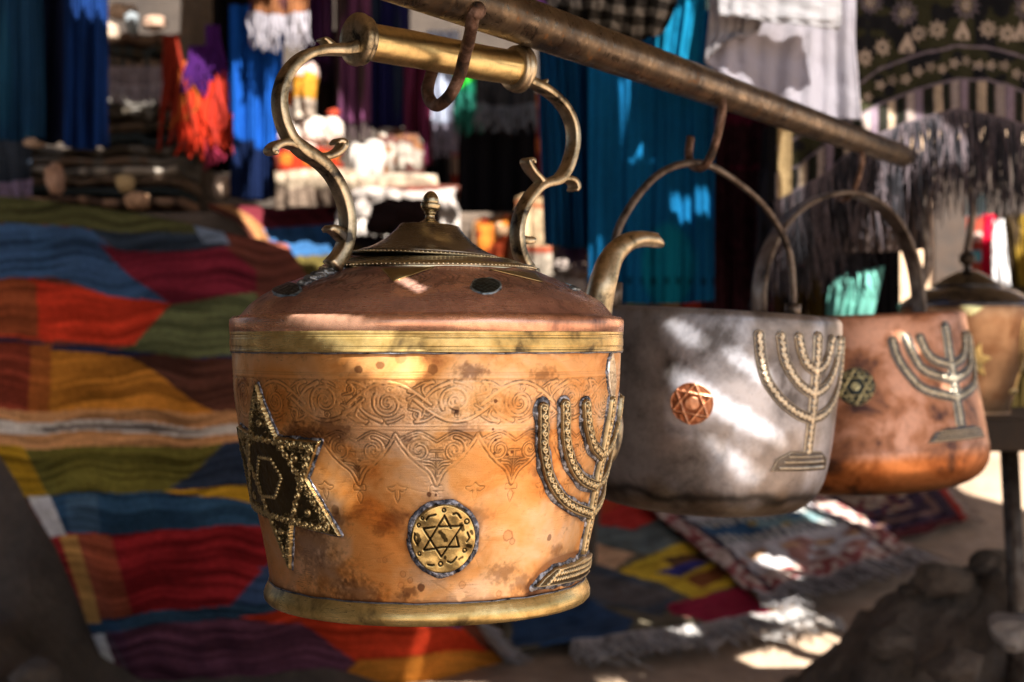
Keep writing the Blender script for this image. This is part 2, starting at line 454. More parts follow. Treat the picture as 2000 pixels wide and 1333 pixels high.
# hanging lobes with paired scrolls
hr = cv.field(); zt, zb_ = KZ - .0717, KZ - .1115; Lh = 2 * math.pi / 16 * REF; h0 = .10 * REF
lobe_in = np.zeros(cv.X.shape, bool)
for k in range(-4, 5):
    cx = h0 + k * Lh
    for sg in (-1, 1):
        q = catmull([(cx + sg * Lh * .5, zt), (cx + sg * Lh * .40, zt - .010), (cx + sg * Lh * .24, zt - .0215), (cx + sg * Lh * .09, zt - .029), (cx, zb_)], 30)
        cv.stroke(hr, q, .0030)
        q = catmull([(cx + sg * Lh * .46, zt - .0045), (cx + sg * Lh * .34, zt - .0005), (cx + sg * Lh * .2, zt + .0015), (cx, zt - .0055)], 16)
        cv.stroke(hr, q, .0018)
        sp = spiral(cx + sg * Lh * .215, zt - .0125, .0100, 1.7, math.radians(90 if sg > 0 else 90), -sg, 50, .1)
        cv.stroke(hr, sp, np.linspace(.0026, .0014, 50))
        for dz, rr in ((-.0215, .0030), (-.024, .002)):
            cv.stroke(hr, catmull([(cx, zt + dz - .004), (cx + sg * .004, zt + dz), (cx + sg * .0105, zt + dz + .001)], 10), np.linspace(.0012, .0024, 10))
        tr = catmull([(cx, zb_ - .0008), (cx + sg * .0045, zb_ + .0002), (cx + sg * .0052, zb_ - .0042), (cx, zb_ - .0042)], 16)
        cv.stroke(lines, tr, .0001)
        cv.stroke(lines, catmull([(cx, zb_ - .0045), (cx + sg * .0026, zb_ - .0085), (cx, zb_ - .0150)], 12), .0001)
        # little tulips between
        tx = cx + Lh / 2; tz = zb_ - .003
        cv.stroke(lines, catmull([(tx, tz + .0050), (tx + sg * .003, tz + .0022), (tx + sg * .0080, tz + .0012), (tx + sg * .0045, tz - .0020), (tx + sg * .0018, tz - .0010)], 18), .0001)
        cv.stroke(lines, catmull([(tx + sg * .0018, tz - .0012), (tx + sg * .0020, tz - .0055), (tx, tz - .0105)], 10), .0001)
    for dz in (-.013, -.0195):
        cv.stroke(hr, [(cx - .0045, zt + dz), (cx + .0045, zt + dz)], .0016)
    cv.stroke(hr, [(cx, zt - .013), (cx, zb_ + .006)], .0014)
    lp = np.vstack([catmull([(cx - Lh * .5, zt), (cx - Lh * .40, zt - .010), (cx - Lh * .24, zt - .0215), (cx - Lh * .09, zt - .029), (cx, zb_)], 20),
                    catmull([(cx, zb_), (cx + Lh * .09, zt - .029), (cx + Lh * .24, zt - .0215), (cx + Lh * .40, zt - .010), (cx + Lh * .5, zt)], 20)])
    lobe_in |= inpoly(cv.X, cv.Z, lp)
lines = np.minimum(lines, ribbon_lines(hr))
ground |= lobe_in & (hr > .0004) & (cv.Z < zt - .004)
brk = .5 * vnoise(cv.X * 420, cv.Z * 420, 41) + .5 * vnoise(cv.X * 60, cv.Z * 60, 43)            # the burin skips
groove = (1 - sstep(.0000, .00046, lines)) * (.25 + .75 * sstep(.3, .62, brk))
stip = fbm(cv.X * 900, cv.Z * 900, 12, 2)
H = -.00042 * groove - np.where(ground, .00022 + .0003 * (stip - .5), 0)
H += .00035 * (fbm(cv.X * 40, cv.Z * 40, 5, 3) - .5) * 2
for zl in (.0335, .0262, .0290, .0245, -.0008, -.066, -.069, .0300):          # turned lines
    zz = KZ - abs(zl) if zl > 0 else KZ + zl
    H -= .00012 * (1 - sstep(.0002, .0006, np.abs(cv.Z - zz)))
Ccol = np.ones(cv.X.shape + (3,))
Ccol *= (1 - .60 * groove)[..., None]
Ccol *= np.where(ground, .92 + .40 * (stip - .5), 1)[..., None]
for zl in (.0262, .0290, .0300, .0245):
    Ccol *= (1 - .25 * (1 - sstep(.0002, .0006, np.abs(cv.Z - (KZ - zl)))) * vnoise(cv.X * 30, cv.Z * 3, 8))[..., None]
# stains that belong to the metal: rings, drips, smudges (photograph pixel, radius m, strength, ring?)
STAINS = [(700, 722, .0032, .75, 0), (742, 714, .0034, .7, 0), (783, 700, .0045, .35, 0), (845, 722, .004, .5, 0), (918, 725, .0085, .75, 2),
          (1060, 733, .008, .55, 2), (890, 802, .0035, .6, 0), (905, 845, .009, .55, 2), (650, 842, .011, .7, 2), (588, 848, .012, .75, 2),
          (1035, 845, .006, .5, 2), (797, 858, .004, .5, 0), (697, 916, .003, .6, 0), (992, 1046, .0048, .7, 1), (1000, 1058, .003, .7, 1),
          (838, 966, .0022, .9, 0), (851, 967, .0012, .9, 0), (822, 1148, .0036, .85, 0), (800, 1156, .005, .7, 2), (788, 1163, .004, .6, 2),
          (752, 1094, .0026, .5, 1), (740, 1096, .002, .5, 1), (787, 1122, .0030, .6, 1), (801, 1133, .0026, .6, 1), (783, 1143, .003, .5, 1),
          (746, 1142, .0022, .5, 1), (903, 1142, .0034, .6, 1), (974, 1160, .003, .5, 1), (1073, 1050, .003, .7, 0), (968, 860, .0013, .9, 0),
          (966, 886, .0012, .9, 0), (991, 889, .0013, .9, 0), (1000, 884, .0014, .9, 0), (963, 839, .0012, .9, 0), (968, 784, .0016, .9, 0),
          (892, 804, .0018, .9, 0), (675, 1135, .002, .5, 0), (660, 1014, .008, .6, 2), (655, 996, .004, .6, 0), (1020, 1140, .009, .5, 2),
          (980, 1120, .010, .55, 2), (1048, 920, .005, .5, 2), (1115, 905, .006, .6, 2), (1087, 1075, .006, .55, 2), (1060, 1160, .014, .7, 2),
          (700, 1160, .015, .6, 2), (640, 1120, .02, .55, 2), (600, 1060, .02, .6, 2), (930, 1010, .01, .35, 2), (770, 1010, .008, .5, 2),
          (600, 1000, .018, .5, 2), (745, 1035, .006, .55, 2), (1010, 900, .006, .4, 2)]
for (px, py, r, st, kind) in STAINS:
    th, z = body_rev.hit(px, py); x = th * REF
    dx = cv.X - x; dz = cv.Z - z
    if kind == 2: dx = dx * .55; 
    d = np.hypot(dx, dz) / r; near = d < 2.5
    nz = fbm(cv.X[near] * 350 + px, cv.Z[near] * 350, int(px) % 50, 3)
    dd = d[near] + (nz - .5) * (1.1 if kind == 2 else .5)
    a = (1 - sstep(.35, 1.15, dd)) if kind == 2 else (1 - sstep(.85, 1.05, dd))
    if kind == 1: a = a * (.35 + .65 * sstep(.6, .9, dd))
    tint = np.array([.16, .10, .10]) if kind != 1 else np.array([.38, .20, .12])
    Ccol[near] = Ccol[near] * (1 - (a * st)[:, None] * (1 - tint))
# heat-tanned patches: warmer copper where it was annealed
warm = sstep(.45, .62, fbm(cv.X * 24, cv.Z * 24, 77, 4)) * (cv.Z < KZ - .07)
Ccol *= lerp([1, 1, 1], [1.0, .76, .42], warm * .75)
gn = fbm(cv.X * 130, cv.Z * 130, 91, 4)
def grime(dist, reach, st):
    global Ccol
    a_ = st * np.exp(-np.maximum(dist, 0) / reach) * sstep(.30, .62, gn + .35 * np.exp(-np.maximum(dist, 0) / (reach * .3)))
    Ccol *= 1 - a_[..., None] * (1 - np.array([.22, .14, .12]))
grime((KZ - .0092) - cv.Z, .0022, .8); grime(cv.Z - (KZ - .2050), .0045, .85)
grime(cv.poly(to_s([(505, 749), (544, 853), (628, 861), (602, 934), (668, 1046), (575, 1023), (572, 1112), (534, 1013), (501, 990), (489.5, 927), (471, 830), (494, 845)])), .0050, .8)
m0 = to_s([(866, 1052)])[0]; grime(np.hypot(cv.X - m0[0], cv.Z - m0[1]) - .031, .0035, .7)
ga = cv.field()
for a in ([(1058.5, 796), (1058.5, 840), (1059, 878), (1070, 933), (1093.6, 972), (1121, 991.5), (1150, 1003)], [(1101, 790), (1101, 840), (1105, 878), (1117, 914), (1136, 938), (1158, 950)], [(1141, 790), (1143, 820), (1148, 847), (1156, 872), (1168, 892)], [(1039, 1148), (1080, 1107), (1140, 1085)], [(1150, 1003), (1145, 1080)]):
    cv.stroke(ga, catmull(to_s(a), 24), .013, pad=.02)
grime(ga, .0040, .8)
# fine scratches left by scouring
scr = cv.field(); rg_ = np.random.default_rng(12)
for _ in range(420):
    x0_, z0_ = rg_.uniform(cv.xs[0], cv.xs[-1]), rg_.uniform(cv.zs[0], cv.zs[-1]); L0 = rg_.uniform(.004, .022); an = rg_.normal(.35, .5)
    cv.stroke(scr, [(x0_, z0_), (x0_ + L0 * math.cos(an), z0_ + L0 * math.sin(an))], .0001, pad=.001)
sc_ = 1 - sstep(.0001, .00045, scr); H -= .00010 * sc_; Ccol *= 1 - .16 * sc_[..., None] * vnoise(cv.X * 200, cv.Z * 200, 4)[..., None]
# shallow hammer facets
hx = vnoise(cv.X * 85, cv.Z * 85, 33); H += .00028 * (hx - .5)
th_front = cv.xs / REF
rest = np.linspace(th_front[-1], th_front[0] + 2 * math.pi, 90)[1:-1]
nr = len(cv.zs)
TH = np.r_[th_front, rest]
HH = np.hstack([H, np.zeros((nr, len(rest)))]); CC = np.concatenate([Ccol, np.ones((nr, len(rest), 3))], 1)
Tg, Zg = np.meshgrid(TH, cv.zs)
V = body_rev.pos(Tg, Zg, HH).reshape(-1, 3)
mesh_np('body', V, grid_faces(nr, len(TH), True), M['copper'], kettle, CC.reshape(-1, 3))

def lathe_part(name, prof, mat, parent, n=160, col=(1, 1, 1), sub=None, **kw):
    prof = np.asarray(prof, float)
    if sub: prof = catmull(prof, sub)
    V, F = lathe(prof, n, **kw)
    return MB().add(V, F, col).build(name, mat, parent)

def bead_ring(name, r, z, rb, n, mat, parent, col=(1, 1, 1), squash=1.0):
    b = MB()
    pts = [(0, 0, 1), (.7, 0, .7), (0, .7, .7), (-.7, 0, .7), (0, -.7, .7), (1, 0, 0), (.7, .7, 0), (0, 1, 0), (-.7, .7, 0), (-1, 0, 0), (-.7, -.7, 0), (0, -1, 0), (.7, -.7, 0), (0, 0, -1)]
    fs = [(0, 1, 2), (0, 2, 3), (0, 3, 4), (0, 4, 1), (1, 5, 6), (1, 6, 2), (2, 6, 7), (2, 7, 8), (2, 8, 3), (3, 8, 9), (3, 9, 10), (3, 10, 4), (4, 10, 11), (4, 11, 12), (4, 12, 1), (1, 12, 5),
          (5, 13, 6), (6, 13, 7), (7, 13, 8), (8, 13, 9), (9, 13, 10), (10, 13, 11), (11, 13, 12), (12, 13, 5)]
    pts = np.array(pts) * rb
    for i in range(n):
        a = 2 * math.pi * i / n
        b.add(pts * (1, 1, squash) * random.uniform(.9, 1.08) + (r * math.cos(a), r * math.sin(a), z), fs, col)
    V, F = sweep([(r * math.cos(a), r * math.sin(a), z - rb * .4) for a in np.linspace(0, 2 * math.pi, 121)], rb * .62, 6, caps=False)
    b.add(V, F, np.array(col) * .5)
    return b.build(name, mat, parent)

zz = lambda a: a + KZ
# rim and shoulder above the brass band, then the dome
lathe_part('shoulder_rim', [(.1690, zz(.0062)), (.1712, zz(.0078)), (.1716, zz(.0140)), (.1714, zz(.0182)), (.1690, zz(.0208)), (.1650, zz(.0212)), (.1622, zz(.0222))], M['copper_dome'], kettle, 200, col=(1.35, 1.3, 1.1))
domez = np.array([.0222, .0275, .0345, .045, .055, .061, .0650]); domer = np.array([.1622, .1575, .1500, .132, .108, .094, .084])
def dome_part():
    t = np.linspace(0, 1, 150); q = catmull(np.stack([domer, domez + KZ], 1), 150)
    th = np.r_[np.linspace(-1.75, 1.75, 640), np.linspace(1.75, 2 * math.pi - 1.75, 70)[1:-1]]
    T, R_ = np.meshgrid(th, q[:, 0]); Z_ = q[:, 1:2] * np.ones_like(T)
    # faint foliage scratched on the dome, in (theta, r) coordinates
    c = Canvas(-1.75 * .12, 1.75 * .12, 0, .075, .0006); f = c.field()
    for k in range(-9, 10):
        cx = k * .0225; fl = 1 if k % 2 else -1
        c.stroke(f, spiral(cx, .030 + fl * .004, .0075, 1.5, 1.0 * k, fl, 36), .0010)
        c.stroke(f, catmull([(cx - .012, .024), (cx, .040 * (1 if fl > 0 else .55)), (cx + .012, .030)], 18), .0016)
        for q2 in range(3): c.stroke(f, catmull([(cx, .03), (cx + .005 * q2, .045), (cx + .006 * q2 - .004, .052)], 10), .0009)
    gr = 1 - sstep(.0001, .0006, np.abs(f) )
    arc = (.1622 - R_); ii = np.clip(((T * .12 - c.x0) / c.res).astype(int), 0, c.X.shape[1] - 1); jj = np.clip((arc / c.res).astype(int), 0, c.X.shape[0] - 1)
    g = gr[jj, ii] * (np.abs(T) < 1.74)
    dent = (fbm(T * 4, R_ * 40, 3, 3) - .5) * .0022
    h = -.00035 * g + dent * sstep(0, .01, arc) * sstep(.083, .095, R_)
    V = np.stack([R_ * np.sin(T) + h * np.sin(T), -(R_ + h) * np.cos(T), Z_ + h], -1).reshape(-1, 3)
    cc = np.ones((V.shape[0], 3)) * (1 - .45 * g.reshape(-1, 1)) * (1.15)
    spk = vnoise(T * 120, R_ * 900, 9).reshape(-1, 1)
    cc *= 1 - .4 * (spk > .86)
    mesh_np('dome', V, grid_faces(150, len(th), True), M['copper_dome'], kettle, cc)
dome_part()
# brass band with scored lines
zt_, zb2 = .0078, -.0086
pr = []
for t in np.linspace(0, 1, 30):
    z = zb2 + (zt_ - zb2) * t; r = .1712 - .0001 * (1 - t)
    for zl in (-.0062, -.0048, .0030, .0048): r -= .0006 * math.exp(-((z - zl) / .0005)**2)
    pr.append((r, zz(z)))
pr = [(.1680, zz(zb2 - .0002))] + pr + [(.1690, zz(zt_ + .0001))]
lathe_part('brass_band', pr, M['brass'], kettle, 220)
V_, F_ = sweep([(.1700 * math.cos(a), .1700 * math.sin(a), zz(-.0092) + .00035 * math.sin(a * 31) * math.sin(a * 7)) for a in np.linspace(0, 2 * math.pi, 400)], .0008, 6, caps=False)
MB().add(V_, F_, (.45, .47, .52)).build('band_seam', M['solder'], kettle)
# foot ring
lathe_part('foot_ring', [(.1362, zz(-.2052)), (.1380, zz(-.2060)), (.1392, zz(-.2085)), (.1410, zz(-.2120)), (.1424, zz(-.2165)), (.1420, zz(-.2205)), (.1396, zz(-.2232)), (.1350, zz(-.2235)), (.12, zz(-.2215)), (0.001, zz(-.2215))], M['brass'], kettle, 200)
V_, F_ = sweep([(.1378 * math.cos(a), .1378 * math.sin(a), zz(-.2056) + .0004 * math.sin(a * 23) * math.sin(a * 5)) for a in np.linspace(0, 2 * math.pi, 400)], .0007, 6, caps=False)
MB().add(V_, F_, (.35, .36, .40)).build('foot_seam', M['solder'], kettle)
# collar
lathe_part('collar', [(.094, zz(.0600)), (.0945, zz(.0640)), (.0925, zz(.0655)), (.086, zz(.0668)), (.078, zz(.0700)), (.0735, zz(.0712)), (.070, zz(.0712))], M['brass_dark'], kettle, 160, col=(1.5, 1.45, 1.2))
bead_ring('beading', .0945, zz(.0632), .0013, 150, M['brass_dark'], kettle, (2.1, 2.0, 1.6))
# lid, slightly askew
lid = empty('lid', (0, 0, zz(.0716)), None, None, rot=(math.radians(-.5), math.radians(2.6), 0)); lid.parent = kettle
lid_o = lid
lp = np.array([(.0005, .000), (.071, .000), (.0735, .0008), (.0732, .0026), (.066, .0032), (.0630, .0040), (.0618, .0052), (.052, .0085), (.042, .0140), (.034, .0205), (.0285, .0262), (.0262, .0292), (.0235, .0305), (.014, .0312), (.0045, .0315)])
lp2 = np.vstack([lp[:6], catmull(lp[5:], 60)[1:]])
V, F = lathe(lp2, 160, wob=.004); MB().add(V, F).build('lid_cover', M['brass_dark'], lid)
bead_ring('lid_beading', .0733, .0018, .0012, 124, M['brass_dark'], lid, (2.0, 1.9, 1.5))
V, F = lathe(catmull([(.0095, .0308), (.0090, .0325), (.0052, .0350), (.0040, .0385), (.0055, .0408), (.0052, .0418), (.0080, .0445), (.0088, .0475), (.0085, .0492), (.0068, .0496), (.0070, .0512), (.0066, .0545), (.0050, .0575), (.0026, .0596), (.0004, .0602)], 70), 40)
MB().add(V, F, (1.5, 1.35, 1.0)).build('finial', M['brass_dark'], lid)

# handle plane: vertical, through the axis, direction U
U = np.array([.73, .68]); U /= np.linalg.norm(U); NPL = np.array([U[1], -U[0]])       # NPL points to the camera side
def plane_pt(px, py, off=0.0):
    """pixel -> local kettle point on the handle plane moved off metres towards the camera"""
    a = (px - 1000) / FPX; ox, oy = KX + NPL[0] * off, KY + NPL[1] * off
    h = (a * oy - ox) / (U[0] - a * U[1]); y = oy + U[1] * h
    return np.array([NPL[0] * off + U[0] * h, NPL[1] * off + U[1] * h, zz(-(py - 666.5) / FPX * y)])
handle = empty('handle', (0, 0, zz(.2)), None, None); handle.parent = kettle
handle.location = (0, 0, 0)
cs = .18
RECT = [(1, 1 - cs), (1 - cs, 1), (-1 + cs, 1), (-1, 1 - cs), (-1, -1 + cs), (-1 + cs, -1), (1 - cs, -1), (1, -1 + cs)]
def strap(b, pts_px, wpx, th=.0088, n=60, colr=(1, 1, 1)):
    """flat bar: width in the handle plane from pixels, thickness th across it"""
    q = catmull([(*plane_pt(p[0], p[1], .004),) for p in pts_px], n)
    wv = np.interp(np.linspace(0, 1, n), np.linspace(0, 1, len(wpx)), wpx) * 1.2 / FPX / 2
    T = np.gradient(q, axis=0); T /= np.linalg.norm(T, axis=1)[:, None]
    B = np.array([NPL[0], NPL[1], 0.]); N = np.cross(T, B); N /= np.linalg.norm(N, axis=1)[:, None]
    sh = np.array(RECT)
    V = (q[:, None] + N[:, None] * sh[None, :, 0:1] * wv[:, None, None] + B[None, None] * sh[None, :, 1:2] * th / 2).reshape(-1, 3)
    F = grid_faces(n, 8, True).tolist() + [list(range(8))[::-1], [(n - 1) * 8 + k for k in range(8)]]
    b.add(V, F, colr)
def arm(name, main, mw, branches):
    b = MB(); strap(b, main, mw, .0150, 90)
    for i, (p, w_) in enumerate(branches): strap(b, p, w_, .0146 - .0007 * i, 30)
    o = b.build(name, M['brass_arm'], handle, smooth=True)
    return o
arm('scroll_arm',
    [(694, 92), (676, 97), (657, 97), (626, 99), (597, 108), (574, 126), (558, 148), (549, 173), (546, 198), (549, 225), (557, 250), (570, 274), (592, 294), (619, 312), (639, 331), (656, 355), (669, 384), (677, 413), (679, 439), (677, 463), (671, 485), (661, 504), (648, 521)],
    [26, 22, 21, 19, 18, 18, 18, 18, 19, 19, 20, 20, 26, 24, 22, 21, 21, 21, 22, 24, 24, 26, 30],
    [([(574, 284), (560, 280), (546, 281), (535, 286), (529, 295), (535, 301)], [17, 15, 14, 14, 15, 8]),
     ([(618, 308), (636, 306), (652, 301), (664, 291), (668, 281), (660, 276), (653, 281)], [16, 13, 12, 12, 12, 11, 5]),
     ([(674, 468), (664, 458), (653, 450), (644, 447), (638, 451)], [22, 22, 17, 14, 8]),
     ([(648, 94), (640, 86), (632, 79), (626, 77)], [16, 14, 10, 5])])
arm('scroll_arm',
    [(1022, 152), (1035, 160), (1061, 173), (1087, 193), (1106, 217), (1117, 244), (1120, 270), (1117, 296), (1109, 323), (1098, 343), (1086, 353), (1058, 361), (1039, 379), (1024, 401), (1014, 428), (1010, 454), (1013, 484), (1021, 508), (1031, 526)],
    [20, 19, 17, 15, 15, 15, 15, 15, 16, 17, 20, 18, 16, 15, 15, 16, 17, 19, 24],
    [([(1086, 354), (1098, 349), (1110, 350), (1119, 356), (1122, 366), (1118, 373)], [14, 12, 12, 12, 12, 7]),
     ([(1058, 357), (1048, 346), (1038, 335), (1030, 322), (1028, 314), (1035, 313), (1037, 320)], [14, 11, 11, 11, 10, 8, 4]),
     ([(1012, 468), (1024, 470), (1034, 470), (1038, 470)], [18, 17, 16, 10]),
     ([(1052, 168), (1058, 162), (1062, 158)], [14, 10, 6])])
# grip: hollow brass tube with turned caps
c0 = np.array(plane_pt(690, 76)); c1 = np.array(plane_pt(1020, 136)); ax = c1 - c0; L = np.linalg.norm(ax); ax /= L
def along(prof, n=72, dent=0):
    prof = np.asarray(prof, float); b1 = np.cross(ax, (0, 0, 1)); b1 /= np.linalg.norm(b1); b2 = np.cross(b1, ax)
    a = np.linspace(0, 2 * math.pi, n, endpoint=False)
    A_, T_ = np.meshgrid(a, prof[:, 0]); R_ = prof[:, 1:2] * np.ones_like(A_)
    if dent:
        R_ = R_ + dent * (fbm(A_ * 1.2 + 3, T_ * 28, 4, 3) - .5) * 2
        R_ = R_ - .0016 * np.exp(-((A_ - 2.7)**2 * 5 + ((T_ - .058) / .010)**2)) - .0011 * np.exp(-((A_ - 2.6)**2 * 5 + ((T_ - .03) / .008)**2))
    V = c0 + ax * T_[..., None] + b1 * (R_ * np.cos(A_))[..., None] + b2 * (R_ * np.sin(A_))[..., None]
    return V.reshape(-1, 3), grid_faces(len(prof), n, True).tolist()
V, F = along([(t, .0158) for t in np.linspace(.002, L - .002, 110)], 90, .0007)
MB().add(V, F).build('grip', M['brass_bar'], handle)
def cap(t0, sg):
    p = [(t0 - sg * .0045, .0005), (t0 - sg * .0045, .014), (t0 - sg * .0040, .0200), (t0 - sg * .002, .0222), (t0 + sg * .001, .0225), (t0 + sg * .0030, .0214), (t0 + sg * .0036, .0203), (t0 + sg * .0046, .0212), (t0 + sg * .0070, .0208), (t0 + sg * .0085, .0190), (t0 + sg * .0090, .0155)]
    V, F = along(p, 72)
    MB().add(V, F).build('end_cap', M['brass_arm'], handle)
cap(.004, 1); cap(L - .004, -1)
# solder feet on the dome
def blob(b, c, r, n=10, seed=0, sq=(1, 1, .5), col=(1, 1, 1)):
    import bmesh
    bm = bmesh.new(); bmesh.ops.create_icosphere(bm, subdivisions=3, radius=1)
    V = np.array([v.co for v in bm.verts]); F = [[v.index for v in f.verts] for f in bm.faces]; bm.free()
    k = 1 + .5 * (fbm(V[:, 0] * 2 + seed * 3.1 + 9, V[:, 1] * 2 + V[:, 2] * 1.7 + 9, seed, 4) - .5) * 2
    b.add(V * k[:, None] * r * np.array(sq) + c, F, col)
b = MB()
for i, (px, py, r) in enumerate([(640, 527, .008), (655, 524, .007), (668, 519, .006), (628, 531, .008), (614, 538, .007), (600, 546, .006)]):
    p = plane_pt(px, py); n_ = math.hypot(p[0], p[1]); blob(b, p + np.array([p[0] / n_, p[1] / n_, 0]) * .002 - np.array([0, 0, .003]), r, seed=i, sq=(1, 1, .55), col=(.5, .52, .5))
b.build('foot_solder', M['solder'], kettle)
b = MB(); blob(b, plane_pt(1034, 528) - np.array([0, 0, .002]), .010, seed=3, col=(.6, .6, .5)); b.build('foot_solder', M['solder'], kettle)
# spout: brass, rising behind on the right
sp_ = []
for (px, py, d) in [(1140, 905, 1.40), (1176, 882, 1.41), (1186, 830, 1.42), (1172, 760, 1.43), (1158, 680, 1.42), (1166, 610, 1.42), (1177, 555, 1.42), (1194, 505, 1.43), (1222, 476, 1.44), (1252, 467, 1.46), (1282, 470, 1.48)]:
    sp_.append(P(px, py, d) - np.array(kettle.location))
q = catmull(sp_, 80); rr = np.interp(np.linspace(0, 1, 80), np.linspace(0, 1, 11), [.014, .015, .016, .0150, .0150, .0150, .0140, .0120, .0100, .0085, .0078])
V, F = sweep(q, rr, 20, up=(0, 1, 0), caps=False)
V = V.reshape(80, 20, 3); T = q[-1] - q[-3]; T /= np.linalg.norm(T)
for k in range(20):                       # the lip is cut like an open beak
    a = 2 * math.pi * k / 20; V[-1, k] += T * .007 * abs(math.sin(a + .5)); V[-1, k] -= T * .004 * abs(math.cos(a + .5))
sp_o = MB().add(V.reshape(-1, 3), F, (.95, .92, .88)).build('spout', M['brass_arm'], kettle)
md = sp_o.modifiers.new('s', 'SOLIDIFY'); md.thickness = .0016; md.offset = -1

# star plaque
star_px = [(505, 749), (544, 853), (628, 861), (602, 934), (668, 1046), (575, 1023), (572, 1112), (534, 1013), (501, 990), (489.5, 927), (471, 830), (494, 845)]
st = to_s(star_px)
c = Canvas(st[:, 0].min() - .01, st[:, 0].max() + .01, st[:, 1].min() - .01, st[:, 1].max() + .01, .0005)
G = c.poly(st) - .0006
mot = c.field()
def toward(a, b, k): return np.asarray(a) * (1 - k) + np.asarray(b) * k
cen = st.mean(0)
for tri in ((0, 4, 8), (2, 6, 10)):
    for i in range(3):
        a, b2 = toward(st[tri[i]], cen, .13), toward(st[tri[(i + 1) % 3]], cen, .13)
        curls(c, mot, np.array([toward(a, b2, .03), toward(a, b2, .97)]), .0033, .0070, .0010)
for i in range(12):
    a, b2 = toward(st[i], cen, .05), toward(st[(i + 1) % 12], cen, .05)
hexp = to_s([(514, 891), (536, 894.5), (557, 931), (545.6, 970), (521, 967), (511, 931), (514, 891)])
for p in resample(hexp, .0036): c.stroke(mot, [p, p + 1e-5], .0028)
for i in range(0, 12, 2):
    q0 = toward(st[i], cen, .42); c.stroke(mot, spiral(q0[0], q0[1], .0034, 1.2, i, 1, 20, .2), .0012)
wm = np.abs(fbm(c.X * 330, c.Z * 330, 17, 2) - .5) * .022 - .0004
mot = np.minimum(mot, np.where((G > -.011) & (np.hypot(c.X - cen[0], c.Z - cen[1]) > .017), wm, .01))
hp = to_s([(527, 915), (541, 933), (530, 950)])
relief_plaque(body_rev, c, G, mot, 'star_plaque', kettle, REF, .0034, .0016, bright=np.array([.95, .76, .38]), darkc=np.array([.17, .13, .065]), solder=.0016, seed=11)

# menorah plaque
def sym(pts, th0):   # mirror about the stem
    return [(2 * th0 - a, b_) for a, b_ in pts]
cs_ = to_s([(1187, 785)])[0]; th0 = 1.205 * REF
arms_px = [[(1058.5, 796), (1058.5, 840), (1059, 878), (1070, 933), (1093.6, 972), (1121, 991.5), (1150, 1003)],
           [(1101, 790), (1101, 840), (1105, 878), (1117, 914), (1136, 938), (1158, 950)],
           [(1141, 790), (1143, 820), (1148, 847), (1156, 872), (1168, 892)]]
arms = []
for a in arms_px:
    q = to_s(a); q[-1, 0] = th0; q = catmull(q, 40); arms.append(q); arms.append(np.array(sym(q, th0)))
zz_ = lambda py: zz(-(py - 666.5) / FPX * 1.18)
stem = np.array([(th0, zz_(785)), (th0, zz_(900)), (th0, zz_(1078))])
bl = to_s([(1039, 1148), (1060, 1124), (1080, 1107), (1118, 1096), (1140, 1080)]); wbase = th0 - bl[0, 0]
bp = np.vstack([bl, np.array(sym(bl, th0))[::-1], [(th0 + wbase * .9, bl[0, 1] - .002), (th0, bl[0, 1] - .003)]])
c = Canvas(arms[0][:, 0].min() - .012, arms[1][:, 0].max() + .012, bl[:, 1].min() - .012, zz_(760), .0005)
G = menorah_field(c, arms, stem, bp, .0102, .0108)
mot = c.field()
for a in arms: curls(c, mot, a, .0029, .0066, .0009)
curls(c, mot, stem, .0029, .0066, .0009)
curls(c, mot, toward(bp[:5], bp.mean(0), .2), .0016, .004, .0008)
for r_ in range(3):
    zr = bl[0, 1] + .004 + r_ * .0045
    for x in np.arange(bl[0, 0] + .02 + r_ * .006, th0 + wbase * .6 - r_ * .006, .0042): c.stroke(mot, [(x, zr), (x + .0015, zr + .0012)], .0020)
ch = [a.copy() for a in arms]
relief_plaque(body_rev, c, G, mot, 'menorah_plaque', kettle, REF, .0036, .0014, bright=np.array([.95, .78, .48]), darkc=np.array([.09, .07, .045]), solder=.0030, seed=21)
# flame above the middle arm: smooth silvery leaf
fp = to_s([(1190, 683), (1182, 705), (1180, 730), (1184, 760), (1190, 781), (1196, 781), (1199, 745), (1197, 710)])
fp[:, 0] = th0 + (fp[:, 0] - fp[:, 0].mean()) * .9 - .002
c = Canvas(fp[:, 0].min() - .008, fp[:, 0].max() + .008, fp[:, 1].min() - .008, fp[:, 1].max() + .008, .0005)
G = c.poly(fp); relief_plaque(body_rev, c, G, c.field(), 'flame_plaque', kettle, REF, .002, .0004, bright=np.array([.95, .95, 1.]), darkc=np.array([.75, .66, .52]), solder=.0016, seed=31)

# round brass medallion with scratched star
mc = to_s([(866, 1052)])[0]; MR = 70 / FPX * 1.105
c = Canvas(mc[0] - .036, mc[0] + .036, mc[1] - .036, mc[1] + .036, .00045)
wob = .0009 * (vnoise(np.arctan2(c.Z - mc[1], c.X - mc[0]) * 2 + 9, c.X * 0, 4) - .5)
D_ = np.hypot(c.X - mc[0], c.Z - mc[1]); G = D_ - MR + wob
ln = c.field()
def mpt(px, py): return np.array([mc[0] + (px - 866) / FPX * 1.10, mc[1] - (py - 1052) / FPX * 1.10])
for a, b2 in (((866.3, 1005), (823.4, 1073)), ((825, 1074), (862, 1068)), ((862, 1068), (898.5, 1068)), ((898.5, 1068), (893, 1048)), ((880, 1030), (866.3, 1005)),
              ((823.4, 1030), (847, 1027)), ((856, 1026), (903.4, 1026)), ((903, 1027), (861.3, 1087.7)), ((861.3, 1087.7), (823.4, 1031))):
    c.stroke(ln, [mpt(*a), mpt(*b2)], .0009)
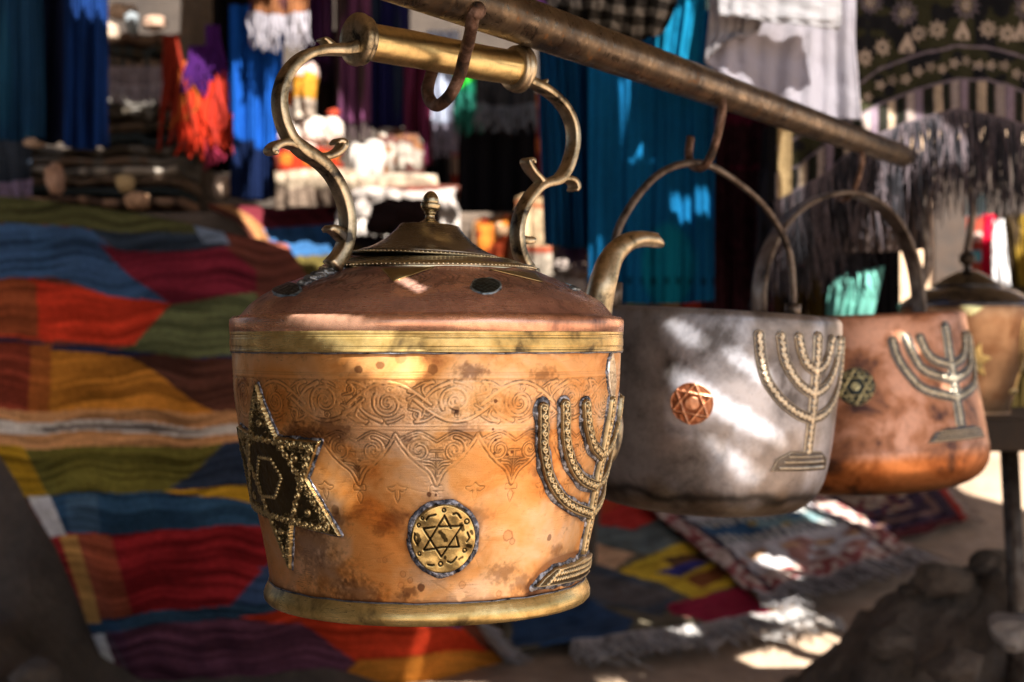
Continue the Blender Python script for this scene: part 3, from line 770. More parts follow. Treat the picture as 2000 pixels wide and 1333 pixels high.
for (px, py, ri) in ((865, 994, 1.2), (813.5, 1023.5, 1.2), (814, 1081, 1.3), (860, 1102, 1.7), (912, 1076, 1.5), (914, 1018, 1.9), (821, 1009, 1.0)):
    pc = mpt(px, py); F0 = np.abs(np.hypot(c.X - pc[0], c.Z - pc[1]) - ri * .0010) - .00025; ln = np.minimum(ln, F0)
for pl in ([(829, 1012), (835, 1005), (848, 1002)], [(884, 1001.5), (892, 1000), (900, 1010)], [(805, 1040), (804, 1050), (809, 1061)], [(916, 1040), (920, 1050), (915, 1058)],
           [(875, 1097), (884, 1099), (894, 1089)], [(832, 1102), (840, 1104), (845, 1103.5)]):
    c.stroke(ln, catmull([mpt(*p) for p in pl], 12), .0008)
sm = c.field()
for pl, wd in (([(859, 1037), (864, 1044), (870, 1053)], .0030), ([(811, 1042), (815, 1050), (811, 1062)], .0028), ([(902, 1022), (905, 1026), (906, 1033)], .0030), ([(917, 1066), (924, 1067)], .003),
               ([(870, 1087), (871, 1090)], .002), ([(901, 1092), (907, 1089)], .002), ([(924, 1038), (926, 1041)], .002)): c.stroke(sm, [mpt(*p) for p in pl], wd)
nz = fbm(c.X * 500, c.Z * 500, 51, 3)
gk = 1 - sstep(.0001, .0006, ln); sk = (1 - sstep(-.0003, .0006, sm + (nz - .5) * .002)) * .9
lob = .0007 * np.cos(np.arctan2(c.Z - mc[1], c.X - mc[0]) * 6) * sstep(.014, .021, D_)
Hh = .0026 * sstep(0, -.0014, G) + lob - .0007 * gk + (fbm(c.X * 90, c.Z * 90, 2, 3) - .5) * .0009
cl = lerp([.88, .66, .28], [.03, .022, .012], np.clip(gk + sk, 0, 1))
body_rev.patch('medallion', c, Hh, G < 0, cl, M['plaque'], kettle, REF)
n2 = fbm(c.X * 260, c.Z * 260, 61, 3); ang = np.arctan2(c.Z - mc[1], c.X - mc[0]); n3 = vnoise(ang * 3 + 20, D_ * 50, 14)
sm_ = (G > -.0004) & (G < .0016 + .0036 * n3)
body_rev.patch('solder', c, .0006 + .0026 * (n2 - .15) * (1 - sstep(.001, .0055, G)), sm_, lerp([.16, .17, .21], [.66, .68, .76], sstep(.40, .62, n2)), M['solder'], kettle, REF)

# dome ornaments: green seal and brass flaps
dome_rev = Rev(kettle, domez + KZ, domer)
def dome_patch(name, px, py, rx, rz, seed, colb, cold, mat, hgt=.0012):
    """round plate lying on the dome: discs on the sloping surface, geometry built by rays onto the dome"""
    n = 70; a = np.linspace(-1.25, 1.25, n); V = []; Cc = []
    for j in a:
        for i in a:
            th, z = dome_rev.hit(px + i * rx, py + j * rz)
            rr = float(dome_rev.R(z)); d = math.hypot(i, j)
            rag = .16 * (vnoise(np.array(math.atan2(j, i) * 3 + 9), np.array(1.), seed) - .5)
            hh = hgt * float(1 - sstep(.86, 1.0, d + rag)) if d < 1.05 + rag else -.0015
            V.append((( rr + hh) * math.sin(th), -(rr + hh) * math.cos(th), z + hh))
            Cc.append(d)
    V = np.array(V); d = np.array(Cc); II, JJ = np.meshgrid(a, a)
    ns = fbm(II.ravel() * 7 + 20, JJ.ravel() * 7 + 20, seed, 3); loops = np.abs(np.sin(II * 8 + 2 * np.sin(JJ * 6)) * np.sin(JJ * 8 + 2 * np.sin(II * 5))).ravel()
    cc = np.where((d > .84)[:, None], lerp([.25, .33, .38], [.62, .78, .85], ns), lerp(cold, colb, sstep(.25, .6, loops)))
    F = grid_faces(n, n); ok = (d < 1.12)[F].all(1)
    mesh_np(name, V, F[ok][:, ::-1], mat, kettle, cc)
dome_patch('seal', 948, 560, 32, 17, 5, [.12, .18, .17], [.03, .045, .05], M['solder'])
dome_patch('seal', 560, 566, 32, 15, 8, [.14, .17, .15], [.03, .04, .04], M['solder'])
dome_patch('seal', 1132, 561, 20, 7, 9, [.25, .3, .25], [.04, .05, .04], M['solder'])
def flap(pxs):
    """thin brass triangle soldered under the collar"""
    b = MB(); n = 16; A0, B0, C0 = [np.array(p, float) for p in pxs]; V = []
    for i in range(n + 1):
        for j in range(n + 1):
            u_, v_ = i / n, j / n; p = (A0 * (1 - u_) + B0 * u_) * (1 - v_) + C0 * v_
            th, z = dome_rev.hit(*p); rr = float(dome_rev.R(z)); hh = .0012
            V.append(((rr + hh) * math.sin(th), -(rr + hh) * math.cos(th), z + hh))
    o = mesh_np('brass_flap', np.array(V), grid_faces(n + 1, n + 1)[:, ::-1], M['brass_bar'], kettle, np.full((len(V), 3), .62))
    m = o.modifiers.new('s', 'SOLIDIFY'); m.thickness = .001; m.offset = 1
flap([(746, 527), (848, 524), (768, 552)]); flap([(955, 528), (1046, 536), (1058, 553)])

# ------------------------------------------------------------------ iron pipe and hooks
pA, pB = np.array([.0238, 1.32, E + .2925]), np.array([.745, 2.71, E + .3525]); pu = (pB - pA) / np.linalg.norm(pB - pA)
pole_start = pA - pu * 1.25
L_ = np.linalg.norm(pB - pole_start)
q = [pole_start + pu * t for t in np.linspace(0, L_, 60)]
V, F = sweep(q, .0213, 40, caps=False); b = MB().add(V, F)
V2, F2 = sweep(q[::-1][:6][::-1], .0225, 40, caps=False); 
po = b.build('iron_pipe', M['pole']); md = po.modifiers.new('s', 'SOLIDIFY'); md.thickness = .004; md.offset = -1
props(po, 'long rusty iron pipe that the pots and kettles hang from', 'pipe')
def hook(pl, rad, label, n=70, mat='rust', bolt=True):
    q = catmull([P(*p) for p in pl], n)
    rv = rad * (1 + .10 * np.interp(np.linspace(0, 1, n), np.linspace(0, 1, 24), RNG.random(24) - .5))
    b = MB(); V, F = sweep(q, rv, 14, up=(0, 1, 0)); b.add(V, F)
    if bolt:
        c_ = P(*pl[0]); blob(b, c_ + np.array([0, .002, .001]), rad * 1.45, seed=5, sq=(1, .8, 1))
    return props(b.build('iron_hook', M[mat]), label, 'hook', 'iron hooks on the pipe')
hook([(925, 22, 1.176), (921, 52, 1.186), (915, 82, 1.205), (907, 112, 1.226), (897, 150, 1.238), (879, 186, 1.246), (856, 206, 1.258), (841, 198, 1.268), (835, 178, 1.275), (839, 156, 1.280), (845, 138, 1.285)], .0056,
     'thick rusty hook curling under the grip of the big kettle')
hook([(1407, 178, 1.742), (1411, 215, 1.742), (1402, 262, 1.745), (1392, 295, 1.750), (1380, 320, 1.755), (1365, 329, 1.765), (1350, 321, 1.780), (1345, 300, 1.790), (1349, 268, 1.795)], .0052,
     'slim hook with upright tip holding the thin wire handle of the grey pot')
hook([(1681, 280, 2.40), (1684, 312, 2.40), (1676, 350, 2.405), (1664, 378, 2.41), (1650, 390, 2.42), (1636, 386, 2.44)], .0050,
     'thin brown hook holding the broad strap handle of the copper pot')

# ------------------------------------------------------------------ the two open pots
def pot(name, label, X, Y, roll, prof, mat, tint=(1, 1, 1), wob=.0008):
    zb = min(p[1] for p in prof)
    root = empty(name, (X, Y, E + zb), label, 'pot', 'pots and kettles hung along the iron pipe', rot=(0, roll, 0))
    pr = np.array([(r, z - zb) for r, z in prof])
    q = catmull(pr, 90); V, F = lathe(q, 180, wob=wob)
    V = V.copy(); k = (fbm(np.arctan2(V[:, 1], V[:, 0]) * 3 + 9, V[:, 2] * 20, 3, 3) - .5) * .0014
    n_ = np.hypot(V[:, 0], V[:, 1]) + 1e-6; V[:, 0] += V[:, 0] / n_ * k; V[:, 1] += V[:, 1] / n_ * k
    cr = np.ones((len(V), 3)) * np.array(tint)
    return root, pr, V, F, cr
pr2 = [(.154, .0330), (.1580, .0315), (.1605, .022), (.1608, -.02), (.1585, -.08), (.154, -.135), (.146, -.168), (.132, -.188), (.110, -.199), (.06, -.207), (.0005, -.209)]
pot2, p2, V, F, cr = pot('tinned_pot', 'grey tinned copper pot with thin wire handle, second from the big kettle', .2290, 1.76, math.radians(3.2), pr2, 'tin')
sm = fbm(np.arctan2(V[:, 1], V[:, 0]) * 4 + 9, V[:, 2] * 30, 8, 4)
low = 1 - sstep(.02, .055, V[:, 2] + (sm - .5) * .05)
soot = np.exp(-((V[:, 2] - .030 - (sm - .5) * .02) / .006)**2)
th2 = np.arctan2(V[:, 0], -V[:, 1]); blotch_shade = sstep(.40, .62, fbm(th2 * 3.5 + 20, V[:, 2] * 14, 15, 4) + .22 * sstep(.1, -.9, th2))  # brown blotches, plus shade painted into the colour towards the left
cr = cr * lerp([1, 1, 1], [.62, .55, .48], blotch_shade)
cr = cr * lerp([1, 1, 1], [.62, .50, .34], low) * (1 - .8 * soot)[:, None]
side = V[:, 0] * .8 - V[:, 1] * .2
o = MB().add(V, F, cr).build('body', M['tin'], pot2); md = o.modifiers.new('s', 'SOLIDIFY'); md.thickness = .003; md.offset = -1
rev2 = Rev(pot2, p2[2:8, 1][::-1], p2[2:8, 0][::-1])
def to2(rev, L, ref): h = rev.hits(L); return np.stack([h[:, 0] * ref, h[:, 1]], 1)
def pot_menorah(rev, parent, arms_px, th0px, zpx, base_px, ref, wa, seed, bright, darkc, res=.0008, mirror_scale=1.0, solder=.006):
    s0 = to2(rev, [th0px], ref)[0, 0]; arms = []
    for a in arms_px:
        q = to2(rev, a, ref); q[-1, 0] = s0; q = catmull(q, 30); arms.append(q); m = q.copy(); m[:, 0] = 2 * s0 - m[:, 0]; arms.append(m)
    zt = to2(rev, [(th0px[0], zpx[0])], ref)[0, 1]; zb = to2(rev, [(th0px[0] - 6, zpx[1])], ref)[0, 1]
    stem = np.array([(s0, zt), (s0, (zt + zb) / 2), (s0, zb)])
    bl = to2(rev, base_px, ref); mir = bl[::-1].copy(); mir[:, 0] = 2 * s0 - mir[:, 0]; bp = np.vstack([bl, mir])
    c = Canvas(min(arms[0][:, 0].min(), bl[:, 0].min()) - .02, 2 * s0 - arms[0][:, 0].min() + .02, bl[:, 1].min() - .015, max(zt, arms[0][:, 1].max()) + .015, res)
    G = menorah_field(c, arms, stem, bp, wa, wa * 1.15); mot = c.field()
    for a in arms + [stem]: curls(c, mot, a, .0036, .0070, .0015)
    for k in range(3):
        zr = bl[0, 1] + (bl[:, 1].max() - bl[0, 1]) * (.2 + .25 * k); x0 = bl[0, 0] + .012 + k * .006
        c.stroke(mot, [(x0, zr), (2 * s0 - x0, zr)], .0016)
    relief_plaque(rev, c, G, mot, 'menorah_plaque', parent, ref, .0050, .0018, bright=bright, darkc=darkc, solder=solder, seed=seed)
pot_menorah(rev2, pot2, [[(1480, 655), (1484, 700), (1496, 745), (1525, 785), (1555, 808), (1580, 818)],
                         [(1522, 658), (1528, 700), (1545, 735), (1562, 755), (1583, 770)],
                         [(1556, 660), (1562, 690), (1572, 712), (1586, 725)]], (1590, 700), (660, 880),
            [(1500, 920), (1512, 895), (1540, 880), (1575, 878)], .16, .0150, 41, np.array([.88, .78, .62]), np.array([.13, .12, .115]), solder=.008)
def round_seal(rev, parent, px, py, R_, ref, bright, darkc, seed, name='medallion', hexa=True, solder=.006, rot=0.):
    mc = to2(rev, [(px, py)], ref)[0]
    c = Canvas(mc[0] - R_ - .012, mc[0] + R_ + .012, mc[1] - R_ - .012, mc[1] + R_ + .012, .0006)
    G = np.hypot(c.X - mc[0], c.Z - mc[1]) - R_ + .0012 * (vnoise(np.arctan2(c.Z - mc[1], c.X - mc[0]) * 2 + 9, c.X * 0, seed) - .5)
    mot = c.field()
    for s_ in (0, 1):
        t = [mc + R_ * .93 * np.array([math.sin(rot + math.pi * s_ + k * 2 * math.pi / 3), math.cos(rot + math.pi * s_ + k * 2 * math.pi / 3)]) for k in range(4)]
        c.stroke(mot, t, .0020)
    if not hexa:
        for k in range(6):
            a = k * math.pi / 3; c.stroke(mot, spiral(mc[0] + R_ * .66 * math.cos(a), mc[1] + R_ * .66 * math.sin(a), .005, 1, a, 1, 20, .8), .0014)
    c.stroke(mot, [mc, mc + 1e-5], R_ * (.62 if hexa else .42))
    relief_plaque(rev, c, G, mot, name, parent, ref, .0042, .0024, bright=bright, darkc=darkc, solder=solder, seed=seed)
round_seal(rev2, pot2, 1352, 788, .0245, .16, np.array([.88, .46, .28]), np.array([.42, .17, .09]), 51, rot=.12)
# wire handle and lugs
hq = catmull([P(*p) - np.array(pot2.location) for p in [(1196, 598, 1.665), (1200, 500, 1.665), (1206, 452, 1.668), (1234, 399, 1.685), (1273, 352, 1.71), (1312, 327, 1.735), (1352, 319, 1.762), (1391, 326, 1.785), (1434, 352, 1.81), (1473, 383, 1.83), (1504, 417, 1.845), (1530, 461, 1.855), (1544, 504, 1.86), (1549, 565, 1.86), (1548, 612, 1.86)]], 90)
hq = hq @ np.array(Matrix.Rotation(-math.radians(3.2), 3, 'Y')).T
V, F = sweep(hq, .0046, 12, up=(0, 1, 0)); MB().add(V, F).build('handle', M['iron'], pot2)
for i in (2, -3):
    V, F = sweep(hq[[0, 3] if i > 0 else [-4, -1]] + (0, 0, -.002), .011, 12, up=(0, 1, 0)); MB().add(V, F).build('lug', M['iron'], pot2)

pr3 = [(.170, .0400), (.1755, .0390), (.1785, .030), (.186, -.03), (.196, -.10), (.2045, -.160), (.2075, -.180), (.2045, -.205), (.188, -.226), (.155, -.240), (.08, -.250), (.0005, -.252)]
pot3, p3, V, F, cr = pot('copper_pot', 'orange copper pot with broad strap handle, hanging behind the grey pot', .592, 2.41, math.radians(-2.4), pr3, 'copper_old')
sm = fbm(np.arctan2(V[:, 1], V[:, 0]) * 4 + 9, V[:, 2] * 26, 8, 4)
low = 1 - sstep(.062, .075, V[:, 2] + (sm - .5) * .004)
cr = cr * lerp([1, .95, 1.02], [.95, .66, .36], low) * lerp([1, 1, 1], [.35, .42, .30], 1 - sstep(.008, .035, V[:, 2]))
o = MB().add(V, F, cr).build('body', M['copper_old'], pot3); md = o.modifiers.new('s', 'SOLIDIFY'); md.thickness = .003; md.offset = -1
rev3 = Rev(pot3, p3[2:7, 1][::-1], p3[2:7, 0][::-1])
pot_menorah(rev3, pot3, [[(1742, 668), (1752, 700), (1775, 735), (1805, 762), (1845, 780)],
                         [(1768, 662), (1782, 695), (1805, 725), (1845, 745)],
                         [(1795, 662), (1808, 690), (1825, 705), (1848, 715)]], (1852, 700), (640, 830),
            [(1808, 868), (1822, 845), (1845, 836)], .19, .0190, 61, np.array([.84, .76, .58]), np.array([.12, .115, .12]), .001, solder=.009)
round_seal(rev3, pot3, 1671, 756, .030, .19, np.array([.80, .74, .42]), np.array([.06, .07, .07]), 71, hexa=False, solder=.0035)
hq = catmull([P(*p) - np.array(pot3.location) for p in [(1484, 612, 2.29), (1484, 560, 2.29), (1497, 500, 2.30), (1528, 440, 2.32), (1572, 400, 2.35), (1625, 380, 2.39), (1672, 380, 2.42), (1718, 402, 2.46), (1752, 440, 2.49), (1776, 490, 2.52), (1790, 545, 2.53), (1797, 622, 2.53)]], 80)
hq = hq @ np.array(Matrix.Rotation(math.radians(2.4), 3, 'Y')).T
T = np.gradient(hq, axis=0); T /= np.linalg.norm(T, axis=1)[:, None]; Bn = np.array([.45, -.89, 0]); N = np.cross(T, Bn); N /= np.linalg.norm(N, axis=1)[:, None]
sh = np.array(RECT); V = (hq[:, None] + N[:, None] * sh[None, :, 0:1] * .0038 + Bn * sh[None, :, 1:2] * .0165).reshape(-1, 3)
MB().add(V, grid_faces(80, 8, True).tolist() + [list(range(8))[::-1], [79 * 8 + k for k in range(8)]]).build('handle', M['iron'], pot3)

# ------------------------------------------------------------------ the far kettle, standing on a table
k4 = empty('brown_kettle', (.960, 3.0, .750), 'dim brown copper kettle with pale star, farthest right, standing on the dark table', 'kettle')
b4z = lambda y: E - (y - 666.5) / FPX * 3.0 - .750
pk = [(.0005, .0), (.082, .0), (.0860, .004), (.103, .07), (.122, .13), (.136, .185), (.1385, .205), (.1380, .2200)]
V, F = lathe(catmull(pk, 50), 96, wob=.004); cr = np.ones((len(V), 3))
MB().add(V, F, cr).build('body', M['copper_kettle'], k4)
V, F = lathe(catmull([(.138, .2195), (.141, .2230), (.138, .2290), (.120, .2420), (.095, .2560), (.072, .2630), (.070, .2640)], 40), 96)
MB().add(V, F, (.5, .55, .7)).build('shoulder', M['brass_dark'], k4)
V, F = lathe(catmull([(.072, .2635), (.072, .2670), (.060, .2750), (.045, .2850), (.030, .2930), (.018, .298), (.0005, .2985)], 40), 80)
l4 = MB().add(V, F, (.35, .38, .45)).build('lid', M['brass_dark'], k4)
V, F = lathe(catmull([(.010, .2975), (.006, .304), (.006, .309), (.015, .316), (.0165, .325), (.015, .332), (.007, .339), (.0004, .341)], 40), 40)
MB().add(V, F, (.3, .28, .25)).build('knob', M['iron'], l4)
hq = catmull([P(*p) - np.array(k4.location) for p in [(1795, 570, 2.94), (1806, 540, 2.94), (1812, 500, 2.94), (1806, 450, 2.94), (1800, 400, 2.95), (1815, 350, 2.97), (1850, 325, 3.0), (1885, 345, 3.02), (1899, 400, 3.03), (1896, 450, 3.04), (1888, 500, 3.04), (1892, 545, 3.04)]], 80)
V, F = sweep(hq, .0085, 12, up=(0, 1, 0)); MB().add(V, F).build('handle', M['iron'], k4)
rev4 = Rev(k4, [.004, .07, .13, .185, .205, .2195], [.0860, .103, .122, .136, .1385, .138])
def flat_plate(rev, px_poly, col, name, parent, ref=.12, h=.0022, mat='brass_bar'):
    q = to2(rev, px_poly, ref); c = Canvas(q[:, 0].min() - .004, q[:, 0].max() + .004, q[:, 1].min() - .004, q[:, 1].max() + .004, .0012)
    G = c.poly(q); rev.patch(name, c, h * sstep(0, -.002, G), G < 0, np.ones(c.X.shape + (3,)) * np.array(col), M[mat], parent, ref)
sx, sy = 1903, 705
flat_plate(rev4, [(sx + r * math.cos(a), sy + r * 1.15 * math.sin(a)) for k in range(12) for a in [k * math.pi / 6 - 1.2] for r in [36 if k % 2 == 0 else 19]], (1.1, 1.15, 1.1), 'star_plaque', k4)
flat_plate(rev4, [(1868, 592), (1890, 594), (1924, 600), (1908, 612), (1893, 620), (1880, 610)], (1.6, 1.7, 1.9), 'heart_plaque', k4)
def k4_menorah():
    s0 = 1.0 * .12; zt = .20; c = Canvas(s0 - .06, s0 + .06, .03, .215, .0012); G = c.field()
    for k, r in enumerate((.018, .032, .046)):
        for sg in (-1, 1):
            c.stroke(G, catmull([(s0 + sg * r, .195), (s0 + sg * r * .95, .16), (s0 + sg * r * .6, .125 - k * .008), (s0, .11 - k * .012)], 20), .006)
    c.stroke(G, [(s0, .2), (s0, .05)], .007); c.stroke(G, [(s0 - .025, .045), (s0 + .025, .045)], .012)
    rev4.patch('menorah_plaque', c, .0022 * sstep(0, -.002, G), G < 0, np.ones(c.X.shape + (3,)) * .8, M['brass_bar'], k4, .12)
k4_menorah()
tb = empty('wooden_table', (1.35, 3.05, 0), 'dark rough wooden table under the far kettle at the right edge', 'table')
tb.location = (1.35, 3.05, 0)
b = MB()
for i in range(5):
    V, F = box((.10, -.20 + i * .105, .714 + .002 * (i % 2)), (1.12, .1025, .064)); b.add(V, F)
b.build('table_top', M['wood'], tb, False, .004)
for (x, y) in ((.10, .2), (.55, -.18), (.55, .22)):
    V, F = box((x, y, .341), (.055, .055, .682)); MB().add(V, F).build('leg', M['wood'], tb, False, .004)
V, F = sweep([np.array([-.320, -.10, .70]), np.array([-.305, -.11, .35]), np.array([-.312, -.10, 0.0])], .019, 14); MB().add(V, F, (.5, .5, .5)).build('leg', M['iron'], tb)

# ------------------------------------------------------------------ the setting
def terrain(x, y):
    x = np.asarray(x, float); y = np.asarray(y, float)
    z = .42 * sstep(3.7, 6.2, y) + .04 * (fbm(x * .9 + 20, y * .9 + 20, 5, 4) - .5) * sstep(1.5, 3, y) + .012 * (fbm(x * 5 + 50, y * 5 + 50, 6, 3) - .5)
    return z
gx = np.r_[np.linspace(-60, -4, 15)[:-1], np.linspace(-4, 5, 240), np.linspace(5, 60, 15)[1:]]
gy = np.r_[np.linspace(-60, -2, 16)[:-1], np.linspace(-2, 9, 280), np.linspace(9, 90, 16)[1:]]
GX, GY = np.meshgrid(gx, gy)
props(mesh_np('ground', np.stack([GX, GY, terrain(GX, GY)], -1).reshape(-1, 3), grid_faces(len(gy), len(gx)), M['sand']), kind='structure')
def ground_hit(px, py):
    px, py = np.asarray(px, float), np.asarray(py, float); a = np.full(px.shape, 2.0); b = np.full(px.shape, 14.0)
    for _ in range(22):
        y = (a + b) / 2; up = E - (py - 666.5) / FPX * y > terrain((px - 1000) / FPX * y, y); a = np.where(up, y, a); b = np.where(up, b, y)
    return np.stack([(px - 1000) / FPX * y, y, terrain((px - 1000) / FPX * y, y)], -1)

def drape(name, ctrl, colfn, nu=90, nv=90, fold=0.0, freq=8, seed=0, mat='cloth', th=.004, label=None, cat=None, group=None, parent=None, on_ground=None, wrink=.006, kind=None, phase=0.):
    """cloth over a grid of photograph points (px, py, depth): rows run down, columns run right"""
    A = np.array(ctrl, float); A = A if A.shape[2] == 3 else np.dstack([A, np.zeros(A.shape[:2])])
    B = np.stack([catmull(A[:, j], nv) for j in range(A.shape[1])], 1)
    C = np.stack([catmull(B[i], nu) for i in range(nv)], 0)
    s = np.linspace(0, 1, nu)[None, :] * np.ones((nv, 1)); t = np.linspace(0, 1, nv)[:, None] * np.ones((1, nu))
    PX, PY, D = C[..., 0], C[..., 1], C[..., 2]
    if on_ground is not None:
        V = ground_hit(PX, PY)
        V[..., 2] += on_ground + wrink * (fbm(s * 9 + 3, t * 9 + 3, seed, 3))
    else:
        ph = phase + 1.3 * fbm(s * 2 + 5, t * 1.2 + 5, seed, 2) * 3
        f = fold * (np.sin(s * freq * 2 * math.pi + ph) + .5 * np.sin(s * freq * 3.3 * 2 * math.pi + ph * 1.7 + 1)) * (.35 + .65 * t)
        D2 = D + f + wrink * 2 * (fbm(s * 5 + 9, t * 5 + 9, seed + 3, 3) - .5)
        V = np.stack([(PX - 1000) / FPX * D, D2, E - (PY - 666.5) / FPX * D], -1)
    cc = colfn(PX, PY, s, t) if callable(colfn) else np.ones(PX.shape + (3,)) * np.array(colfn)
    o = mesh_np(name, V.reshape(-1, 3), grid_faces(nv, nu), M[mat], parent, np.clip(cc, 0, 1).reshape(-1, 3))
    m = o.modifiers.new('s', 'SOLIDIFY'); m.thickness = th; m.offset = 0
    props(o, label, cat, group, kind)
    o_edge = V[-1]
    return o, V

def fringe(edge, n, length, col, parent=None, rad=.0016, name='fringe', spread=.004, dirn=(0, 0, -1), mat='cloth', col2=None, jit=.3, lay=0, sag=0.0):
    b = MB(); E_ = np.asarray(edge, float); t = np.linspace(0, len(E_) - 1.001, n); dirn = np.array(dirn, float)
    for i in range(n):
        k = int(t[i]); u = t[i] - k; p = E_[k] * (1 - u) + E_[k + 1] * u
        L = length * random.uniform(1 - jit, 1 + jit * .4); m = 6; q = []
        d = dirn + np.array([random.gauss(0, .10), random.gauss(0, .10), random.gauss(0, .03)]); wx = random.gauss(0, spread); ph = random.random() * 6
        for a in range(m):
            v = a / (m - 1); q.append(p + d * L * v + np.array([wx * math.sin(v * 5 + ph), random.gauss(0, spread * .3), 0]) * v)
        V, F = sweep(q, rad * np.array([1.3, 1, 1, .95, .9, .5]), 4, up=(0, 1, 0), caps=False)
        c = np.array(col) if col2 is None or random.random() < .55 else np.array(col2)
        b.add(V, F, c * random.uniform(.7, 1.15))
    return b.build(name, M[mat], parent)

def rect(x0, x1, y0, y1, d, nx=3, ny=3, skew=0.0, bow=0.0):
    return [[(x0 + (x1 - x0) * i / (nx - 1) + skew * j / (ny - 1), y0 + (y1 - y0) * j / (ny - 1) + bow * math.sin(math.pi * i / (nx - 1)) * (j == ny - 1), d) for i in range(nx)] for j in range(ny)]

def paint(PX, PY, base, shapes):
    C = np.ones(PX.shape + (3,)) * np.array(base, float)
    for poly, colr in shapes: C[inpoly(PX, PY, poly)] = colr
    return C
def stripes(C, v, freq, depth, seed=0):
    n = vnoise(v * freq, v * 0 + seed, seed); return C * (1 - depth * (n > .55))[..., None]

# big kilim on the left, hung over the mud bank
KR = [  # (polygon, colour)
 ([(-200, 300), (450, 300), (430, 470), (395, 470), (200, 455), (60, 440), (-200, 430)], (.055, .055, .020)),
 ([(-200, 436), (60, 440), (180, 456), (260, 520), (340, 600), (200, 575), (100, 545), (-200, 560)], (.030, .065, .13)),
 ([(60, 450), (100, 455), (100, 540), (60, 540)], (.035, .08, .16)),
 ([(170, 452), (420, 460), (450, 500), (300, 495), (230, 490)], (.02, .03, .045)),
 ([(375, 440), (430, 450), (450, 485), (395, 480)], (.12, .16, .22)),
 ([(190, 480), (300, 497), (440, 490), (500, 530), (500, 580), (335, 602), (260, 545)], (.13, .012, .022)),
 ([(-200, 552), (60, 550), (190, 572), (335, 600), (262, 678), (150, 668), (-200, 660)], (.40, .030, .012)),
 ([(-200, 552), (40, 548), (70, 560), (75, 662), (-200, 660)], (.20, .045, .015)),
 ([(335, 602), (500, 570), (520, 690), (330, 704), (215, 686), (262, 678)], (.085, .095, .040)),
 ([(-200, 655), (200, 680), (330, 702), (520, 690), (520, 704), (330, 714), (200, 692), (-200, 668)], (.015, .02, .05)),
 ([(-200, 668), (200, 692), (260, 702), (330, 750), (420, 806), (-200, 806)], (.42, .16, .022)),
 ([(-200, 668), (90, 676), (90, 806), (-200, 806)], (.17, .03, .015)),
 ([(60, 676), (100, 676), (100, 806), (60, 806)], (.28, .08, .018)),
 ([(250, 700), (520, 702), (520, 806), (420, 806), (350, 762)], (.075, .028, .018)),
 ([(-200, 800), (520, 806), (520, 882), (-200, 870)], (.40, .20, .085)),
 ([(-200, 828), (100, 822), (250, 826), (400, 834), (520, 830), (520, 852), (300, 850), (120, 844), (-200, 852)], (.36, .33, .30)),
 ([(60, 832), (300, 832), (420, 840), (300, 846), (100, 840)], (.12, .10, .09)),
 ([(-200, 866), (200, 876), (440, 868), (400, 905), (330, 960), (80, 968), (-200, 960)], (.095, .085, .018)),
 ([(-200, 866), (50, 868), (95, 962), (60, 966)], (.30, .17, .012)),
 ([(440, 868), (560, 860), (560, 952), (330, 952), (390, 915)], (.02, .03, .055)),
 ([(318, 955), (560, 950), (560, 996), (440, 975)], (.42, .24, .02)),
 ([(60, 968), (318, 958), (440, 976), (560, 996), (560, 1030), (100, 1048)], (.022, .060, .12)),
 ([(130, 975), (190, 968), (200, 1040), (140, 1044)], (.05, .10, .17)),
 ([(100, 1044), (560, 1022), (580, 1060), (470, 1180), (170, 1216)], (.22, .014, .018)),
 ([(150, 1044), (220, 1040), (265, 1205), (190, 1212)], (.26, .06, .03)),
 ([(450, 1180), (560, 1050), (640, 1050), (640, 1176)], (.03, .055, .12)),
 ([(160, 1208), (640, 1160), (640, 1192), (170, 1236)], (.02, .045, .08)),
 ([(170, 1236), (480, 1200), (600, 1215), (700, 1280), (640, 1345), (180, 1400)], (.10, .035, .060)),
 ([(470, 1200), (640, 1170), (900, 1225), (960, 1275), (700, 1290), (590, 1222)], (.42, .035, .012)),
 ([(640, 1345), (700, 1285), (960, 1268), (1000, 1300), (760, 1400)], (.40, .14, .02)),
 ([(500, 1100), (900, 1100), (900, 1230), (640, 1175)], (.03, .05, .12)),
 ([(60, 966), (88, 966), (118, 1046), (100, 1050)], (.42, .42, .45)), ([(88, 966), (102, 966), (132, 1046), (118, 1046)], (.42, .42, .45)),
 ([(118, 1048), (155, 1046), (198, 1212), (170, 1216)], (.40, .20, .06)),
 ([(172, 1236), (205, 1234), (260, 1400), (215, 1400)], (.50, .48, .50)),
 ([(205, 1232), (215, 1230), (300, 1400), (290, 1400)], (.10, .06, .08)),
]
def kil(PX, PY, s, t):
    wv = 5 * np.sin(PX / 47 + PY / 90) + 3 * np.sin(PX / 23 + 1)
    C = paint(PX, PY + wv * .6, (.10, .03, .02), KR)
    v = (PY + wv * 1.6 + .045 * PX)
    n = vnoise(v / 6.5, PX / 260, 4); n2 = vnoise(v / 2.2, PX / 60, 9)
    lum = C.sum(-1)
    return C * (1 - .68 * sstep(.44, .62, n) * (lum < .9) * (.4 + .6 * vnoise(PX / 90, PY / 60, 3)))[..., None] * (.7 + .5 * n2)[..., None] * 2.2
